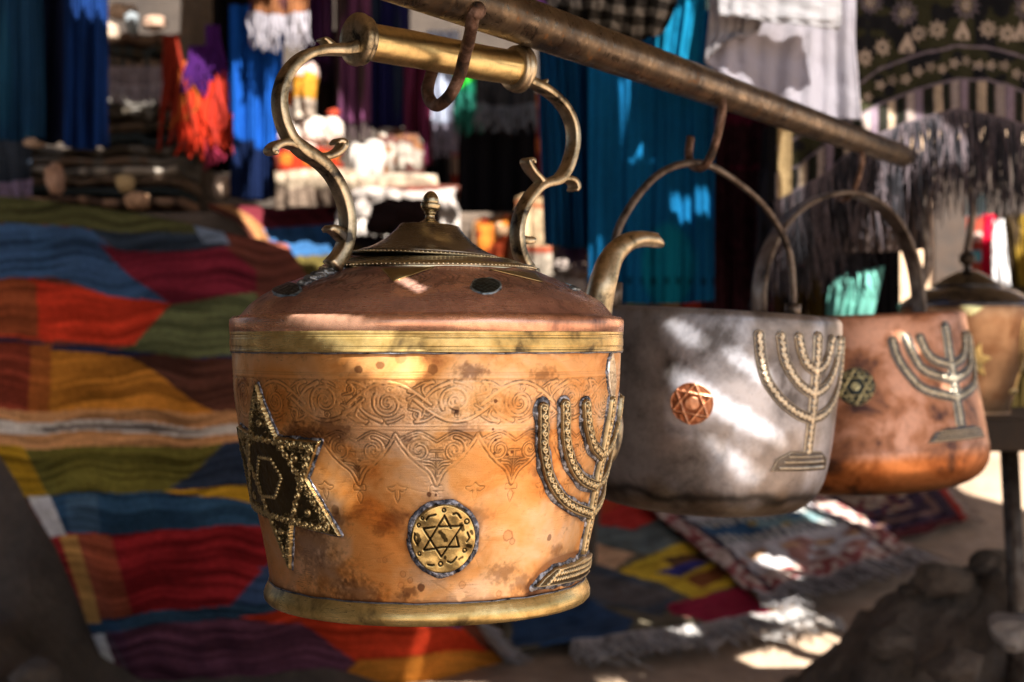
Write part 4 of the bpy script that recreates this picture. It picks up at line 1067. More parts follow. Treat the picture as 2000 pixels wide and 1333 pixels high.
kg = [[(-140, 375, 3.7), (60, 392, 3.72), (220, 412, 3.76), (350, 436, 3.82), (425, 455, 3.9), (560, 480, 4.0)],
      [(-150, 560, 3.45), (50, 560, 3.44), (220, 580, 3.50), (370, 600, 3.55), (500, 600, 3.62), (640, 620, 3.75)],
      [(-120, 740, 3.30), (60, 745, 3.28), (220, 750, 3.32), (380, 755, 3.36), (540, 760, 3.45), (700, 780, 3.55)],
      [(10, 900, 3.30), (110, 905, 3.22), (250, 905, 3.24), (420, 905, 3.28), (600, 920, 3.36), (760, 940, 3.5)],
      [(92, 1040, 3.36), (200, 1040, 3.26), (330, 1035, 3.27), (500, 1030, 3.32), (700, 1040, 3.42), (860, 1080, 3.6)],
      [(160, 1190, 3.50), (260, 1190, 3.40), (400, 1185, 3.40), (560, 1180, 3.45), (760, 1180, 3.58), (930, 1215, 3.75)],
      [(225, 1345, 3.68), (330, 1345, 3.63), (470, 1345, 3.62), (640, 1345, 3.68), (830, 1335, 3.75), (990, 1300, 3.95)]]
kil_o, KV = drape('striped_kilim', kg, kil, 260, 330, fold=.007, freq=2.6, seed=3, mat='rug', th=.010, wrink=.02, label='large striped kilim in red, orange, olive and blue draped on the left', cat='rug')
fringe(KV[-90:, -1][:, :] if False else KV[-60:, -1], 60, .09, (.35, .33, .36), kil_o, rad=.003, dirn=(.8, -.1, -.35), spread=.01)
# mud bank under it
bk = [[(x, y) for x in np.linspace(-3.2, -.05, 90)] for y in np.linspace(2.6, 6.6, 90)]
BX = np.array([[p[0] for p in r] for r in bk]); BY = np.array([[p[1] for p in r] for r in bk])
bh = .92 * sstep(3.42, 4.35, BY + .10 * (BX + 1)) * (1 - sstep(-.75, -.15, BX)) + .30 * (1 - sstep(-1.25, -.95, BX)) * sstep(2.85, 3.3, BY)
BZ = terrain(BX, BY) - .05 + bh * 1.0 + .10 * (fbm(BX * 3 + 30, BY * 3 + 30, 8, 4) - .5) * (bh > .02)
props(mesh_np('mud_bank', np.stack([BX, BY, BZ], -1).reshape(-1, 3), grid_faces(90, 90), M['mud']), kind='structure')
# second rug behind, rolled over the bank, with a tan border
def rug2(PX, PY, s, t):
    C = paint(PX, PY, (.06, .045, .02), [([(400, 380), (720, 380), (720, 470), (470, 450)], (.14, .02, .03)), ([(455, 455), (660, 440), (660, 500), (500, 505)], (.03, .10, .24)),
                                       ([(640, 380), (820, 400), (800, 520), (690, 480)], (.02, .014, .02)), ([(505, 505), (660, 500), (660, 600), (540, 600)], (.09, .07, .02))])
    C[s < .11] = (.36, .17, .07); C[s < .03] = (.10, .03, .02)
    return C * (.7 + .5 * vnoise(PY / 3 + PX / 30, PX / 80, 2))[..., None]
drape('folded_kilim', [[(405, 402, 4.15), (540, 408, 4.2), (680, 400, 4.25), (860, 430, 4.3)], [(470, 440, 4.08), (590, 450, 4.1), (720, 450, 4.15), (900, 480, 4.2)], [(512, 520, 4.0), (620, 530, 4.0), (760, 540, 4.05), (930, 570, 4.1)], [(535, 620, 3.95), (650, 640, 3.95), (780, 650, 4.0), (960, 680, 4.0)]],
      rug2, 120, 100, fold=.012, freq=3, seed=5, mat='rug', th=.012, label='folded dark kilim with tan border behind the big kettle', cat='rug')

# rugs on the ground to the right
def dia(PX, PY, s, t):
    C = paint(PX, PY, (.10, .085, .06), [
        ([(1180, 955), (1260, 960), (1330, 1010), (1240, 1060), (1170, 1050)], (.34, .025, .02)), ([(1175, 960), (1200, 965), (1215, 1010), (1175, 1030)], (.40, .05, .02)),
        ([(1165, 1050), (1240, 1058), (1330, 1020), (1400, 1085), (1260, 1110), (1160, 1085)], (.10, .12, .12)),
        ([(1160, 1085), (1240, 1110), (1200, 1140), (1160, 1130)], (.50, .30, .18)),
        ([(1200, 1145), (1330, 1085), (1470, 1090), (1475, 1150), (1360, 1200), (1290, 1165)], (.50, .33, .03)),
        ([(1290, 1120), (1370, 1100), (1400, 1105), (1330, 1145)], (.10, .05, .02)), ([(1280, 1150), (1360, 1120), (1395, 1118), (1330, 1155)], (.03, .03, .16)),
        ([(1340, 1160), (1410, 1125), (1420, 1150), (1370, 1178)], (.18, .06, .02)), ([(1390, 1190), (1460, 1155), (1470, 1165), (1410, 1190)], (.06, .06, .03)),
        ([(1100, 1110), (1200, 1140), (1330, 1190), (1290, 1230), (1130, 1200)], (.05, .06, .08)),
        ([(1130, 1140), (1330, 1190), (1250, 1215), (1120, 1190)], (.09, .08, .08)),
        ([(1300, 1210), (1480, 1165), (1545, 1210), (1420, 1250), (1310, 1225)], (.24, .015, .04)),
        ([(1000, 1180), (1160, 1205), (1240, 1240), (1210, 1290), (1000, 1290)], (.02, .045, .10))])
    C = np.where((s > .90)[..., None], np.array([.38, .24, .13]), C)
    return C * 1.55 * (.6 + .7 * vnoise(PY / 3.2 + PX / 14, PX / 60, 2))[..., None] * 1.15
def grug(name, quad, colfn, label, nu=90, nv=90, lift=.015, seed=0, wr=.02):
    (a, b, c, d) = [np.array(p, float) for p in quad]
    ctrl = [[tuple((a * (1 - u) + b * u) * (1 - v) + (d * (1 - u) + c * u) * v) for u in (0, .33, .67, 1)] for v in (0, .33, .67, 1)]
    return drape(name, ctrl, colfn, nu, nv, seed=seed, mat='rug', th=.008, on_ground=lift, wrink=wr, label=label, cat='rug')
o, V = grug('diamond_kilim', [(960, 940), (1245, 960), (1560, 1215), (985, 1300)], dia, 'kilim with yellow, maroon and blue diamonds lying flat under the pots', 130, 110, .03, 2)
fringe(V[-1, 30:], 330, .24, (.72, .70, .70), o, rad=.0022, dirn=(.1, -.9, -.07), spread=.03, col2=(.42, .40, .40))
def persian(PX, PY, s, t):
    C = np.ones(PX.shape + (3,)) * np.array([.42, .40, .42])
    C[(t < .30)] = (.035, .03, .045)
    m = (t < .30) & (t > .06) & (np.abs(((s * 6) % 1) - .5) < .22) & (np.abs(t - .16) < .045); C[m] = (.55, .42, .45)
    for k, (t0, t1) in enumerate(((.34, .42), (.52, .60))):
        m = (t > t0) & (t < t1); C[m] = (.42, .42, .40); C[m & (((s * 22) % 1) < .5)] = (.05, .06, .09)
    m = (t > .42) & (t < .52); C[m] = (.14, .22, .24); C[m & (vnoise(s * 12, t * 20, 3) > .6)] = (.35, .25, .07); C[m & (vnoise(s * 9, t * 18, 6) > .66)] = (.03, .08, .16)
    m = (t > .66) & (vnoise(s * 14, t * 16, 8) > .62); C[m] = (.28, .14, .12)
    m = (t > .68) & (t < .74) & (((s * 5) % 1) < .55); C[m] = (.40, .24, .14)
    brd = (s < .12) | (s > .88) | (t > .88)
    n = vnoise(s * 34, t * 34, 11); cb = lerp([.46, .36, .32], [.22, .06, .06], sstep(.45, .6, n)); C = np.where(brd[..., None], cb, C)
    C[(np.abs(s - .12) < .012) | (np.abs(s - .88) < .012)] = (.05, .03, .04)
    return C * 1.5 * (.8 + .35 * vnoise(PX / 4, PY / 3, 2))[..., None]
o, V = grug('pale_rug', [(1215, 985), (1560, 968), (1785, 1110), (1470, 1200)], persian, 'pale patterned rug with dark end panel, on the ground beside the rubble', 130, 110, .045, 4, .035)
fringe(V[-1], 280, .17, (.62, .60, .62), o, rad=.0022, dirn=(.25, -.9, -.12), spread=.025, col2=(.22, .20, .21))
def redrug(PX, PY, s, t):
    C = np.ones(PX.shape + (3,)) * np.array([.16, .03, .035])
    e = np.minimum(np.minimum(s, 1 - s), np.minimum(t, 1 - t))
    C[e < .30] = (.045, .025, .05); C[(e < .20) & (e > .15)] = (.22, .12, .10); C[e < .07] = (.10, .02, .025)
    inn = e > .30; n = vnoise(s * 26, t * 30, 7); C[inn & (n > .5)] = (.42, .32, .24); C[inn & (n < .2)] = (.03, .04, .08)
    C[(s > .95)] = (.36, .03, .02)
    return C * (.8 + .35 * vnoise(PX / 4, PY / 3, 2))[..., None]
o, V = grug('dark_red_rug', [(1480, 930), (1800, 915), (1890, 1035), (1650, 1110)], redrug, 'dark red and navy rug with cream figures, right of the pale rug', 110, 110, .03, 6, .03)
fringe(V[:, -1], 90, .08, (.45, .34, .28), o, rad=.003, dirn=(.8, -.3, -.25), spread=.012)

# rocks
def rock(loc, r, seed, label, mat='rock', sq=(1.2, 1, .8), cat='rock', group='rocks in the rubble'):
    import bmesh
    bm = bmesh.new(); bmesh.ops.create_icosphere(bm, subdivisions=5, radius=1)
    V = np.array([v.co for v in bm.verts]); F = np.array([[v.index for v in f.verts] for f in bm.faces]); bm.free()
    rg = np.random.default_rng(seed); k = np.ones(len(V))
    for _ in range(14):                       # chop flat facets off the ball
        n_ = rg.normal(size=3); n_ /= np.linalg.norm(n_); dd = V @ n_; lim = rg.uniform(.55, .9)
        V = V - np.outer(np.maximum(dd - lim, 0), n_) * .9
    k = 1 + .22 * (fbm(V[:, 0] * 3 + 20, V[:, 1] * 3 + V[:, 2] * 2 + 20, seed, 5) - .5)
    V = V * k[:, None] * r * np.array(sq)
    return props(mesh_np('rock', V, F, M[mat], loc=tuple(loc)), label, cat, group)
def rk(px, py, d, rpx, seed, label, **kw): return rock(P(px, py, d), rpx * d / FPX, seed, label, **kw)
def rubble():
    n = 190; cx, cy, rx, ry = 1.10, 3.25, .62, .50
    a = np.linspace(-1, 1, n); A_, B_ = np.meshgrid(a, a); X = cx + A_ * rx; Y = cy + B_ * ry
    d = np.hypot(A_ + .05, B_ * .9); h = .40 * (1 - sstep(.15, 1.0, d)) * (.75 + .5 * fbm(X * 3 + 10, Y * 3 + 10, 5, 3))
    cell = np.full(X.shape, 9.); sec = np.full(X.shape, 9.); rg = np.random.default_rng(4)
    for k in range(150):
        px_, py_ = cx + rg.uniform(-rx, rx), cy + rg.uniform(-ry, ry); q = np.hypot(X - px_, Y - py_) / rg.uniform(.7, 1.5); sec = np.minimum(np.maximum(q, cell), sec); cell = np.minimum(q, cell)
    h = h * .92 + (.028 * sstep(0, .06, sec - cell) + .07 * (fbm(X * 14, Y * 14, 9, 5) - .5)) * (1 - sstep(.7, 1.0, d)) - .02
    Z = terrain(X, Y) + h
    return props(mesh_np('rubble', np.stack([X, Y, Z], -1).reshape(-1, 3), grid_faces(n, n), M['rock']), 'dark heap of broken earth and stones in the bottom right corner', 'rubble heap', None, 'stuff')
rubble()
rk(1835, 1135, 3.12, 52, 1, 'biggest dark stone of the rubble, on its crest below the red rug')
rk(1745, 1255, 3.0, 44, 2, 'dark angular stone at the left foot of the rubble')
rk(1950, 1105, 3.2, 48, 3, 'dark grey stone leaning against the table post')
rk(1985, 1232, 2.90, 58, 4, 'pale smooth stone lying in the dark rubble', mat='palestone')
rk(1870, 1300, 2.85, 50, 6, 'dark stone between the rubble crest and the bottom edge')
rk(1790, 1160, 3.2, 34, 8, 'small dark stone beside the corner of the pale rug')
rk(1620, 1222, 3.9, 26, 9, 'small pale pebble at the fringe of the pale rug', mat='palestone')
rk(60, 1322, 3.15, 48, 7, 'small stone in the bottom left corner by the kilim', mat='mud', group=None)

# ------------------------------------------------------------------ hanging cloths
def plain(c, c2=None, n=10, seed=1, amt=.25, bottom=None):
    def f(PX, PY, s, t):
        C = np.ones(PX.shape + (3,)) * np.array(c, float)
        if c2 is not None: C = lerp(np.array(c, float), np.array(c2, float), sstep(.4, .6, vnoise(s * n, t * 1.5, seed)))
        if bottom: C[t > bottom[0]] = bottom[1]
        return C * (1 - amt + 2 * amt * vnoise(s * 30, t * 3, seed + 1))[..., None]
    return f
def hang(name, x0, x1, y0, y1, d, colr, label, cat='cloth', fold=.02, freq=4, seed=0, skew=0, bow=8, mat='cloth', fr=None, group='textiles hanging in the stalls', nu=90, nv=50):
    ctrl = rect(x0, x1, y0, y1, d, 4, 4, skew, bow)
    o, V = drape(name, ctrl, colr, nu, nv, fold=fold, freq=freq, seed=seed, mat=mat, label=label, cat=cat, group=group, th=.003)
    if fr: fringe(V[-1], fr[0], fr[1], fr[2], o, rad=fr[3] if len(fr) > 3 else .002, spread=.012)
    return o
hang('blue_scarf', -60, 82, -80, 268, 3.9, plain((.012, .05, .12), (.015, .075, .15), 6), 'dusky blue scarf hanging at the far left edge', 'scarf', .02, 3, 1)
hang('navy_cloth', 70, 135, -80, 275, 4.0, plain((.006, .010, .03)), 'near black navy cloth between two blue scarves, top left', 'cloth', .02, 2, 2)
hang('blue_scarf', 122, 208, -80, 285, 3.85, plain((.008, .035, .16), (.005, .02, .09), 5), 'deep blue scarf with straight hem, left of the stacked rugs', 'scarf', .02, 3, 3)
hang('lilac_shawl', -80, 60, 270, 350, 4.4, plain((.03, .04, .06)), 'dark shawl with lilac fringe low at the left edge', 'shawl', .01, 3, 4, fr=(40, .06, (.34, .26, .42), .004))
# stack of folded carpets
def stack(name, x0, x1, y0, y1, d, n, cols, label, dep=.5, seed=0, cat='rug stack'):
    rg = random.Random(seed); a = P(x0, y1, d); b = P(x1, y0, d); cx = (a[0] + b[0]) / 2; w_ = b[0] - a[0]
    root = empty(name, (cx, d + dep / 2, a[2]), label, cat); h = (b[2] - a[2]) / n
    for i in range(n):
        ww = w_ * rg.uniform(.97, 1.06); V = []; m = 60
        L_x = np.linspace(-.5, .5, m)
        a_ = np.linspace(0, 2 * math.pi, 20, endpoint=False)
        pr_ = np.stack([np.sign(np.cos(a_)) * np.abs(np.cos(a_))**.35 * dep / 2, np.sign(np.sin(a_)) * np.abs(np.sin(a_))**.7 * h * .56], 1)
        sag = np.interp(L_x, np.linspace(-.5, .5, 9), [rg.uniform(-.3, .3) * h for _ in range(9)])
        VV = np.array([[(x * ww + rg.uniform(-.002, .002), pr_[k, 0], pr_[k, 1] + h * (i + .5) + sag[j]) for k in range(20)] for j, x in enumerate(L_x)])
        c0_, c1_ = rg.choice(cols), rg.choice(cols); nn = vnoise(np.arange(m) * .31 + i * 7, np.zeros(m) + i, i)
        CC = np.repeat(lerp(np.array(c0_, float), np.array(c1_, float), sstep(.45, .55, nn)), 20, 0)
        mesh_np('folded_rug', VV.reshape(-1, 3), grid_faces(m, 20, True)[:, ::-1].tolist() + [list(range(20)), [(m - 1) * 20 + k for k in range(20)][::-1]], M['rug'], root, CC)
    return root
dull = [(.10, .07, .05), (.05, .04, .03), (.13, .08, .06), (.035, .045, .05), (.16, .11, .08), (.07, .025, .02), (.14, .13, .12)]
stack('rug_stack', 196, 345, 60, 410, 5.0, 14, dull, 'tall dim stack of folded striped rugs behind the blue scarves', seed=2)
stack('rug_stack', 40, 350, 285, 400, 4.55, 6, dull + [(.5, .3, .2), (.45, .4, .35)], 'low heap of folded rugs behind the top edge of the big kilim', seed=3)
hang('white_fringe_cloth', 205, 332, 130, 160, 4.7, plain((.20, .17, .20)), 'narrow grey lilac fringed cloth across the stack of rugs', 'cloth', .006, 3, 5, fr=(70, .06, (.36, .32, .38), .004), skew=0)
for i, (px, py, r, c) in enumerate([(238, 20, 22, 'palestone'), (215, 62, 18, 'palestone'), (300, 45, 20, 'palestone'), (255, 50, 14, 'palestone')]):
    pass
def bundle(px, py, rx, ry, d, colr, label, seed=0, mat='cloth', name='cloth_bundle', cat='cloth bundle', group='bundles of goods in the stalls'):
    if 540 < px < 1170 and d > 4.15: d -= .5
    import bmesh
    bm = bmesh.new(); bmesh.ops.create_icosphere(bm, subdivisions=4, radius=1)
    V = np.array([v.co for v in bm.verts]); F = np.array([[v.index for v in f.verts] for f in bm.faces]); bm.free()
    V = np.sign(V) * np.abs(V)**.85
    k = 1 + .75 * (fbm(V[:, 0] * 2.5 + 20, V[:, 1] * 2 + V[:, 2] * 3 + 20, seed, 4) - .5)
    s_ = np.array([rx, (rx + ry) / 2, ry]) * d / FPX
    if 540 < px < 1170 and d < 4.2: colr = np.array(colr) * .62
    cc = lerp(np.array(colr, float) * .45, np.array(colr, float), fbm(V[:, 0] * 4 + 9, V[:, 2] * 6 + 9, seed, 3))
    return props(mesh_np(name, V * k[:, None] * s_, F, M[mat], None, cc, loc=tuple(P(px, py, d))), label, cat, group)
bundle(238, 22, 26, 14, 4.9, (.55, .42, .34), 'pale cloth bundle topmost on the stack of rugs', 1)
bundle(216, 64, 15, 18, 4.85, (.60, .46, .36), 'small cream bundle at the left end of the rug stack', 2)
bundle(302, 46, 20, 14, 4.85, (.60, .40, .30), 'pinkish cream bundle at the right end of the rug stack top', 3)
bundle(258, 46, 12, 22, 4.80, (.30, .34, .38), 'grey blue bundle between two cream ones on the rug stack', 4)
bundle(68, 278, 22, 10, 4.4, (.62, .45, .34), 'flat cream bundle under the hem of the blue scarves', 5)
bundle(108, 350, 17, 28, 4.2, (.58, .36, .26), 'upright pinkish bundle above the kilim edge', 6)
bundle(245, 358, 18, 16, 4.3, (.6, .45, .25), 'small cream and yellow bundle on the low rug heap', 7)
bundle(268, 392, 24, 16, 4.2, (.60, .36, .22), 'orange tan bundle just above the kilim edge', 8)
bundle(438, 366, 20, 22, 4.4, (.62, .46, .36), 'pale round bundle below the black hanging cloth', 9)
# timber post and earth mound behind
pr_ = empty('timber_post', (P(385, 700, 4.9)[0], 4.9, .2), 'thick grey timber post behind the red tassels', 'post')
V, F = sweep([(0, 0, -.1), (.01, 0, .6), (-.01, .02, 1.3), (.02, 0, 2.45)], np.array([.075, .07, .066, .06]), 16); MB().add(V, F, (.6, .55, .5)).build('shaft', M['mud'], pr_)

# red and purple tassels
def tassels():
    root = empty('red_tassels', tuple(P(375, 60, 4.3)), 'long red and purple tassels hanging in front of the timber post', 'tassels', 'textiles hanging in the stalls')
    L0 = np.array(root.location)
    for (x0, x1, y0, y1, c, nn) in ((322, 345, 70, 265, (.20, .02, .01), 26), (345, 372, 120, 230, (.38, .09, .02), 22), (372, 405, 90, 175, (.05, .01, .10), 30), (405, 425, 50, 150, (.06, .012, .12), 20), (362, 438, 160, 290, (.46, .030, .012), 80), (405, 415, 270, 330, (.22, .02, .05), 8), (425, 440, 140, 300, (.34, .03, .02), 16)):
        e = np.array([P(x, y0, 4.3) for x in np.linspace(x0, x1, 8)]) - L0
        fringe(e, nn, (y1 - y0) * 4.3 / FPX, c, root, rad=.006, name='tassel', spread=.015, jit=.4)
tassels()
hang('black_cloth', 415, 500, -80, 120, 4.5, plain((.006, .005, .006)), 'black cloth hanging above and left of the cobalt scarf', 'cloth', .02, 3, 11)
hang('black_cloth', 405, 462, 80, 330, 4.75, plain((.010, .008, .008)), 'black cloth hanging behind the red tassels', 'cloth', .02, 3, 12)
hang('brown_fringed_scarf', 488, 600, -80, 22, 4.2, plain((.22, .09, .04), (.08, .03, .03), 5), 'brown scarf with white fringe above the cobalt scarf', 'scarf', .012, 3, 13, fr=(46, .10, (.40, .38, .44), .0035))
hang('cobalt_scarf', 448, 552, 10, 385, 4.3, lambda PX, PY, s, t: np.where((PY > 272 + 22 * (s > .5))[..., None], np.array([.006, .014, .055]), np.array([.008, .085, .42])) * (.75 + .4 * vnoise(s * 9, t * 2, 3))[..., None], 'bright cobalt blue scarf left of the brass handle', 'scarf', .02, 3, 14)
hang('purple_scarf', 590, 650, -80, 120, 4.4, plain((.05, .012, .06), (.09, .03, .09), 4), 'plum scarf hanging behind the left scroll of the handle', 'scarf', .02, 3, 15, fr=(30, .06, (.03, .01, .04)))
hang('mauve_scarf', 655, 722, -80, 235, 4.35, plain((.14, .045, .11), (.05, .03, .03), 4), 'mauve striped scarf behind the left end of the grip', 'scarf', .02, 3, 16, fr=(30, .06, (.05, .03, .04)))
hang('brown_scarf', 604, 668, 60, 230, 4.6, plain((.05, .035, .03), (.02, .015, .015), 4), 'dark brown scarf next to the plum one, below the grip', 'scarf', .02, 3, 17)
hang('navy_scarf', 712, 800, -60, 245, 4.45, plain((.012, .012, .07), (.02, .03, .06), 4), 'navy scarf hanging under the middle of the grip', 'scarf', .02, 3, 18, bow=12)
hang('wine_scarf', 790, 842, 90, 320, 4.4, plain((.07, .008, .025), (.12, .02, .06), 4), 'wine red scarf left of the iron hook', 'scarf', .02, 2, 19)
hang('lilac_scarf', 832, 896, 60, 235, 4.42, plain((.36, .40, .52)), 'pale lilac blue scarf seen through the iron hook', 'scarf', .012, 3, 20, fr=(34, .10, (.20, .18, .24), .003))
hang('green_scarf', 888, 942, 90, 175, 4.38, lambda PX, PY, s, t: np.where((PY > 178 - 30 * s)[..., None], np.array([.01, .15, .09]), np.array([.05, .62, .05])) * np.ones(PX.shape + (1,)), 'bright green scarf right of the iron hook', 'scarf', .012, 3, 21, fr=(34, .12, (.02, .16, .12), .003))
hang('black_robe', 808, 878, 190, 455, 4.5, plain((.008, .007, .008)), 'black robe with pale fringe tips left of the red striped strip', 'robe', .02, 3, 22)
hang('black_robe', 896, 1046, 170, 505, 4.45, plain((.007, .006, .008)), 'wide black robe behind the right scroll of the handle', 'robe', .02, 4, 23)
hang('grey_fringe_scarf', 930, 1046, 150, 200, 4.3, plain((.03, .03, .035)), 'dark scarf with grey fringe over the wide black robe', 'scarf', .012, 3, 24, fr=(40, .08, (.13, .14, .17), .003))
hang('red_striped_strip', 876, 900, 210, 560, 4.7, lambda PX, PY, s, t: np.where((np.sin(PY / 9.) > .2)[..., None], np.array([.40, .05, .03]), np.array([.42, .30, .24])) * (.8 + .3 * vnoise(PY / 12, s * 2, 3))[..., None], 'narrow red and cream strip between two black robes', 'cloth', .01, 1, 25)
hang('red_striped_strip', 1040, 1062, 180, 420, 4.7, lambda PX, PY, s, t: np.where((np.sin(PY / 14.) > .5)[..., None], np.array([.42, .10, .03]), np.array([.16, .02, .02])) * np.ones(PX.shape + (1,)), 'narrow orange red strip beside the teal scarf', 'cloth', .01, 1, 26)
# sunlit goods in the middle distance
def folded(name, x0, x1, y0, y1, d, colfn, label, cat='rug', dep=.3, seed=0, lean=.0, fr=None):
    d -= .5; cf0 = colfn
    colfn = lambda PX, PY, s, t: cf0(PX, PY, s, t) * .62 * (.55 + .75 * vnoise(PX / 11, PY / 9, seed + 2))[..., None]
    ctrl = [[(x, y0 + 2, d + dep) for x in np.linspace(x0, x1, 4)], [(x, y0, d + dep * .3) for x in np.linspace(x0, x1, 4)], [(x, y0 + (y1 - y0) * .12, d) for x in np.linspace(x0, x1, 4)], [(x, y0 + (y1 - y0) * .5, d - .02) for x in np.linspace(x0, x1, 4)], [(x, y1, d) for x in np.linspace(x0, x1, 4)]]
    jr = random.Random(seed + 50); ctrl = [[(c_[0] + jr.uniform(-5, 5), c_[1] + (jr.uniform(-7, 7) if i_ != 3 else 0), c_[2] + jr.uniform(-.02, .02)) for c_ in r_] for i_, r_ in enumerate(ctrl)]
    o, V = drape(name, ctrl, colfn, 80, 80, fold=.014, freq=2, seed=seed, mat='rug', th=.02, label=label, cat=cat, group='sunlit rugs and goods at the back of the stalls')
    if fr: fringe(V[-1], fr[0], fr[1], fr[2], o, rad=fr[3], spread=.01)
    return o
def blot(c1, c2, c3, n=9, seed=1):
    def f(PX, PY, s, t):
        a = vnoise(s * n, t * n, seed); b_ = vnoise(s * n * 1.4, t * n * 1.2, seed + 4)
        C = lerp(np.array(c1, float), np.array(c2, float), sstep(.52, .58, a)); return np.where((b_ > .68)[..., None], np.array(c3, float), C)
    return f
bands = lambda L, amp=0: (lambda PX, PY, s, t: np.array([l[1] for l in L], float)[np.clip(np.searchsorted([l[0] for l in L], t + amp * np.sin(s * 20)), 0, len(L) - 1)])
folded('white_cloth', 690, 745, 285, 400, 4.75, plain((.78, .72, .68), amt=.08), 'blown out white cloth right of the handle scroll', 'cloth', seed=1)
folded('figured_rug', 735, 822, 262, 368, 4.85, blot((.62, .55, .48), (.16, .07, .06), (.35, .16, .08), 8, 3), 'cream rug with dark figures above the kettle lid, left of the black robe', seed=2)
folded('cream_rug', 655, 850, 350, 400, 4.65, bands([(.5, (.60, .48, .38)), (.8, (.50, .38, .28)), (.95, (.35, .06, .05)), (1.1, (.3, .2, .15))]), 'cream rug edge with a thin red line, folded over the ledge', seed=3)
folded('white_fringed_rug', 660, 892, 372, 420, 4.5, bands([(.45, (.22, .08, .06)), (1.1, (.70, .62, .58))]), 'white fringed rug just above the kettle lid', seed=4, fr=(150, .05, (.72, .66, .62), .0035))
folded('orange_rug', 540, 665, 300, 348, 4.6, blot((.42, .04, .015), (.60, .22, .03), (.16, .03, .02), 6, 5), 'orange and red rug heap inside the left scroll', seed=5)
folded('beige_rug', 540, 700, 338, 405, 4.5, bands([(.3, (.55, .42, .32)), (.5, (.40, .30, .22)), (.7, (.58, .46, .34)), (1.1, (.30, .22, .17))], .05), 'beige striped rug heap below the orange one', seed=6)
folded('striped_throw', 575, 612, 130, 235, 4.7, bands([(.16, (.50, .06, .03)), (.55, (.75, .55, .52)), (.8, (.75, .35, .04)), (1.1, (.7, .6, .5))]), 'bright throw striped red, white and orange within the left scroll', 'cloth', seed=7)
bundle(562, 192, 12, 14, 4.75, (.60, .14, .02), 'small orange bundle left of the bright striped throw', 11)
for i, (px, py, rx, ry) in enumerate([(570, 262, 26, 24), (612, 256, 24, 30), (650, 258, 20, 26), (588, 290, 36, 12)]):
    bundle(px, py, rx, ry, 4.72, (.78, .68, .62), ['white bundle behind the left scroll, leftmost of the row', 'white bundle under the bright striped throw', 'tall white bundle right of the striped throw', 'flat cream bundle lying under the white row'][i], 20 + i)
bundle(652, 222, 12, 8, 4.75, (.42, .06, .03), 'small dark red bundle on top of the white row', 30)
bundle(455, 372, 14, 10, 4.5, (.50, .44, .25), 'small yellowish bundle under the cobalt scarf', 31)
bundle(790, 425, 70, 38, 4.25, (.03, .015, .015), 'dark hump of cloth in front of the white fringed rug', 33)
# orange goods to the right of the lid
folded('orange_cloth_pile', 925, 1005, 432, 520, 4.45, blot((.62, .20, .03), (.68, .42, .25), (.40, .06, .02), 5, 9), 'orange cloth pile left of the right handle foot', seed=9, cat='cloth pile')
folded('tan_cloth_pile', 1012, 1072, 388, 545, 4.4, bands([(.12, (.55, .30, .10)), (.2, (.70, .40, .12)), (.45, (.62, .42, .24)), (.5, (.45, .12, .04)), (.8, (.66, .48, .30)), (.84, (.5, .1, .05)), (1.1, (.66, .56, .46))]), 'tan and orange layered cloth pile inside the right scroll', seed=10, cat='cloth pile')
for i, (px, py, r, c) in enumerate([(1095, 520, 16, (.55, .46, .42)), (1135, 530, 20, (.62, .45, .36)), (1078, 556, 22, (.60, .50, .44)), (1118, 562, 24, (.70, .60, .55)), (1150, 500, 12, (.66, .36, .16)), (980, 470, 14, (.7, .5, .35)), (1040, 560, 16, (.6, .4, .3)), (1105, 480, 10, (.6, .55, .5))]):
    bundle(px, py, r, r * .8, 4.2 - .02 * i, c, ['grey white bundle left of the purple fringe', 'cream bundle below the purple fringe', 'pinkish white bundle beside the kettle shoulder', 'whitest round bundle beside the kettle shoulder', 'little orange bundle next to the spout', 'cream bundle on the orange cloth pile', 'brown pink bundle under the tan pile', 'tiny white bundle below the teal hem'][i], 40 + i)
# teal scarf and its neighbours
def teal(PX, PY, s, t):
    C = np.ones(PX.shape + (3,)) * np.array([.004, .105, .26])
    C *= (.8 + .4 * vnoise(s * 14, t * 1.5, 5))[..., None]
    a = 1 - sstep(.8, 1.1, np.hypot((PX - 1305) / 55, (PY - 520) / 85))  # sunlight glowing through the scarf, painted into its colour
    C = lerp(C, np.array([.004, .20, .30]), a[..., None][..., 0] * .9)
    C = np.where(((PY > 540) & (np.abs(PY - 550) < 7) & (((PX / 24) % 1) < .4))[..., None], C * .4, C)
    return C
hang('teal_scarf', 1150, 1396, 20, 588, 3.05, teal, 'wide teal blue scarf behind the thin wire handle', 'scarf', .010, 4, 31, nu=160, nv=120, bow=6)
hang('teal_scarf', 1046, 1190, -20, 478, 3.15, plain((.004, .07, .18), (.003, .05, .14), 5), 'darker teal scarf between the handle and the spout', 'scarf', .022, 3, 32, nu=120, skew=18)
hang('cyan_scarf', 1300, 1385, -80, 160, 2.95, plain((.005, .17, .32), amt=.1), 'bright cyan scarf above the pipe, left of the white towels', 'scarf', .015, 2, 33, skew=-26)
hang('purple_fringe_shawl', 1098, 1152, 330, 420, 3.35, plain((.04, .02, .06)), 'narrow purple shawl with long fringe left of the spout', 'shawl', .012, 2, 34, fr=(40, .12, (.06, .03, .09), .002))
def plaid(PX, PY, s, t):
    a = ((PX * .98 + PY * .15) / 42) % 1 < .5; b_ = (PY - PX * .12) / 34 % 1 < .5
    n = vnoise(PX / 1.5, PY / 1.5, 3)
    C = np.where((a & b_)[..., None], .30, np.where((a | b_)[..., None], .07, .008)) * np.ones(3)
    return C * (.4 + 1.0 * n)[..., None]
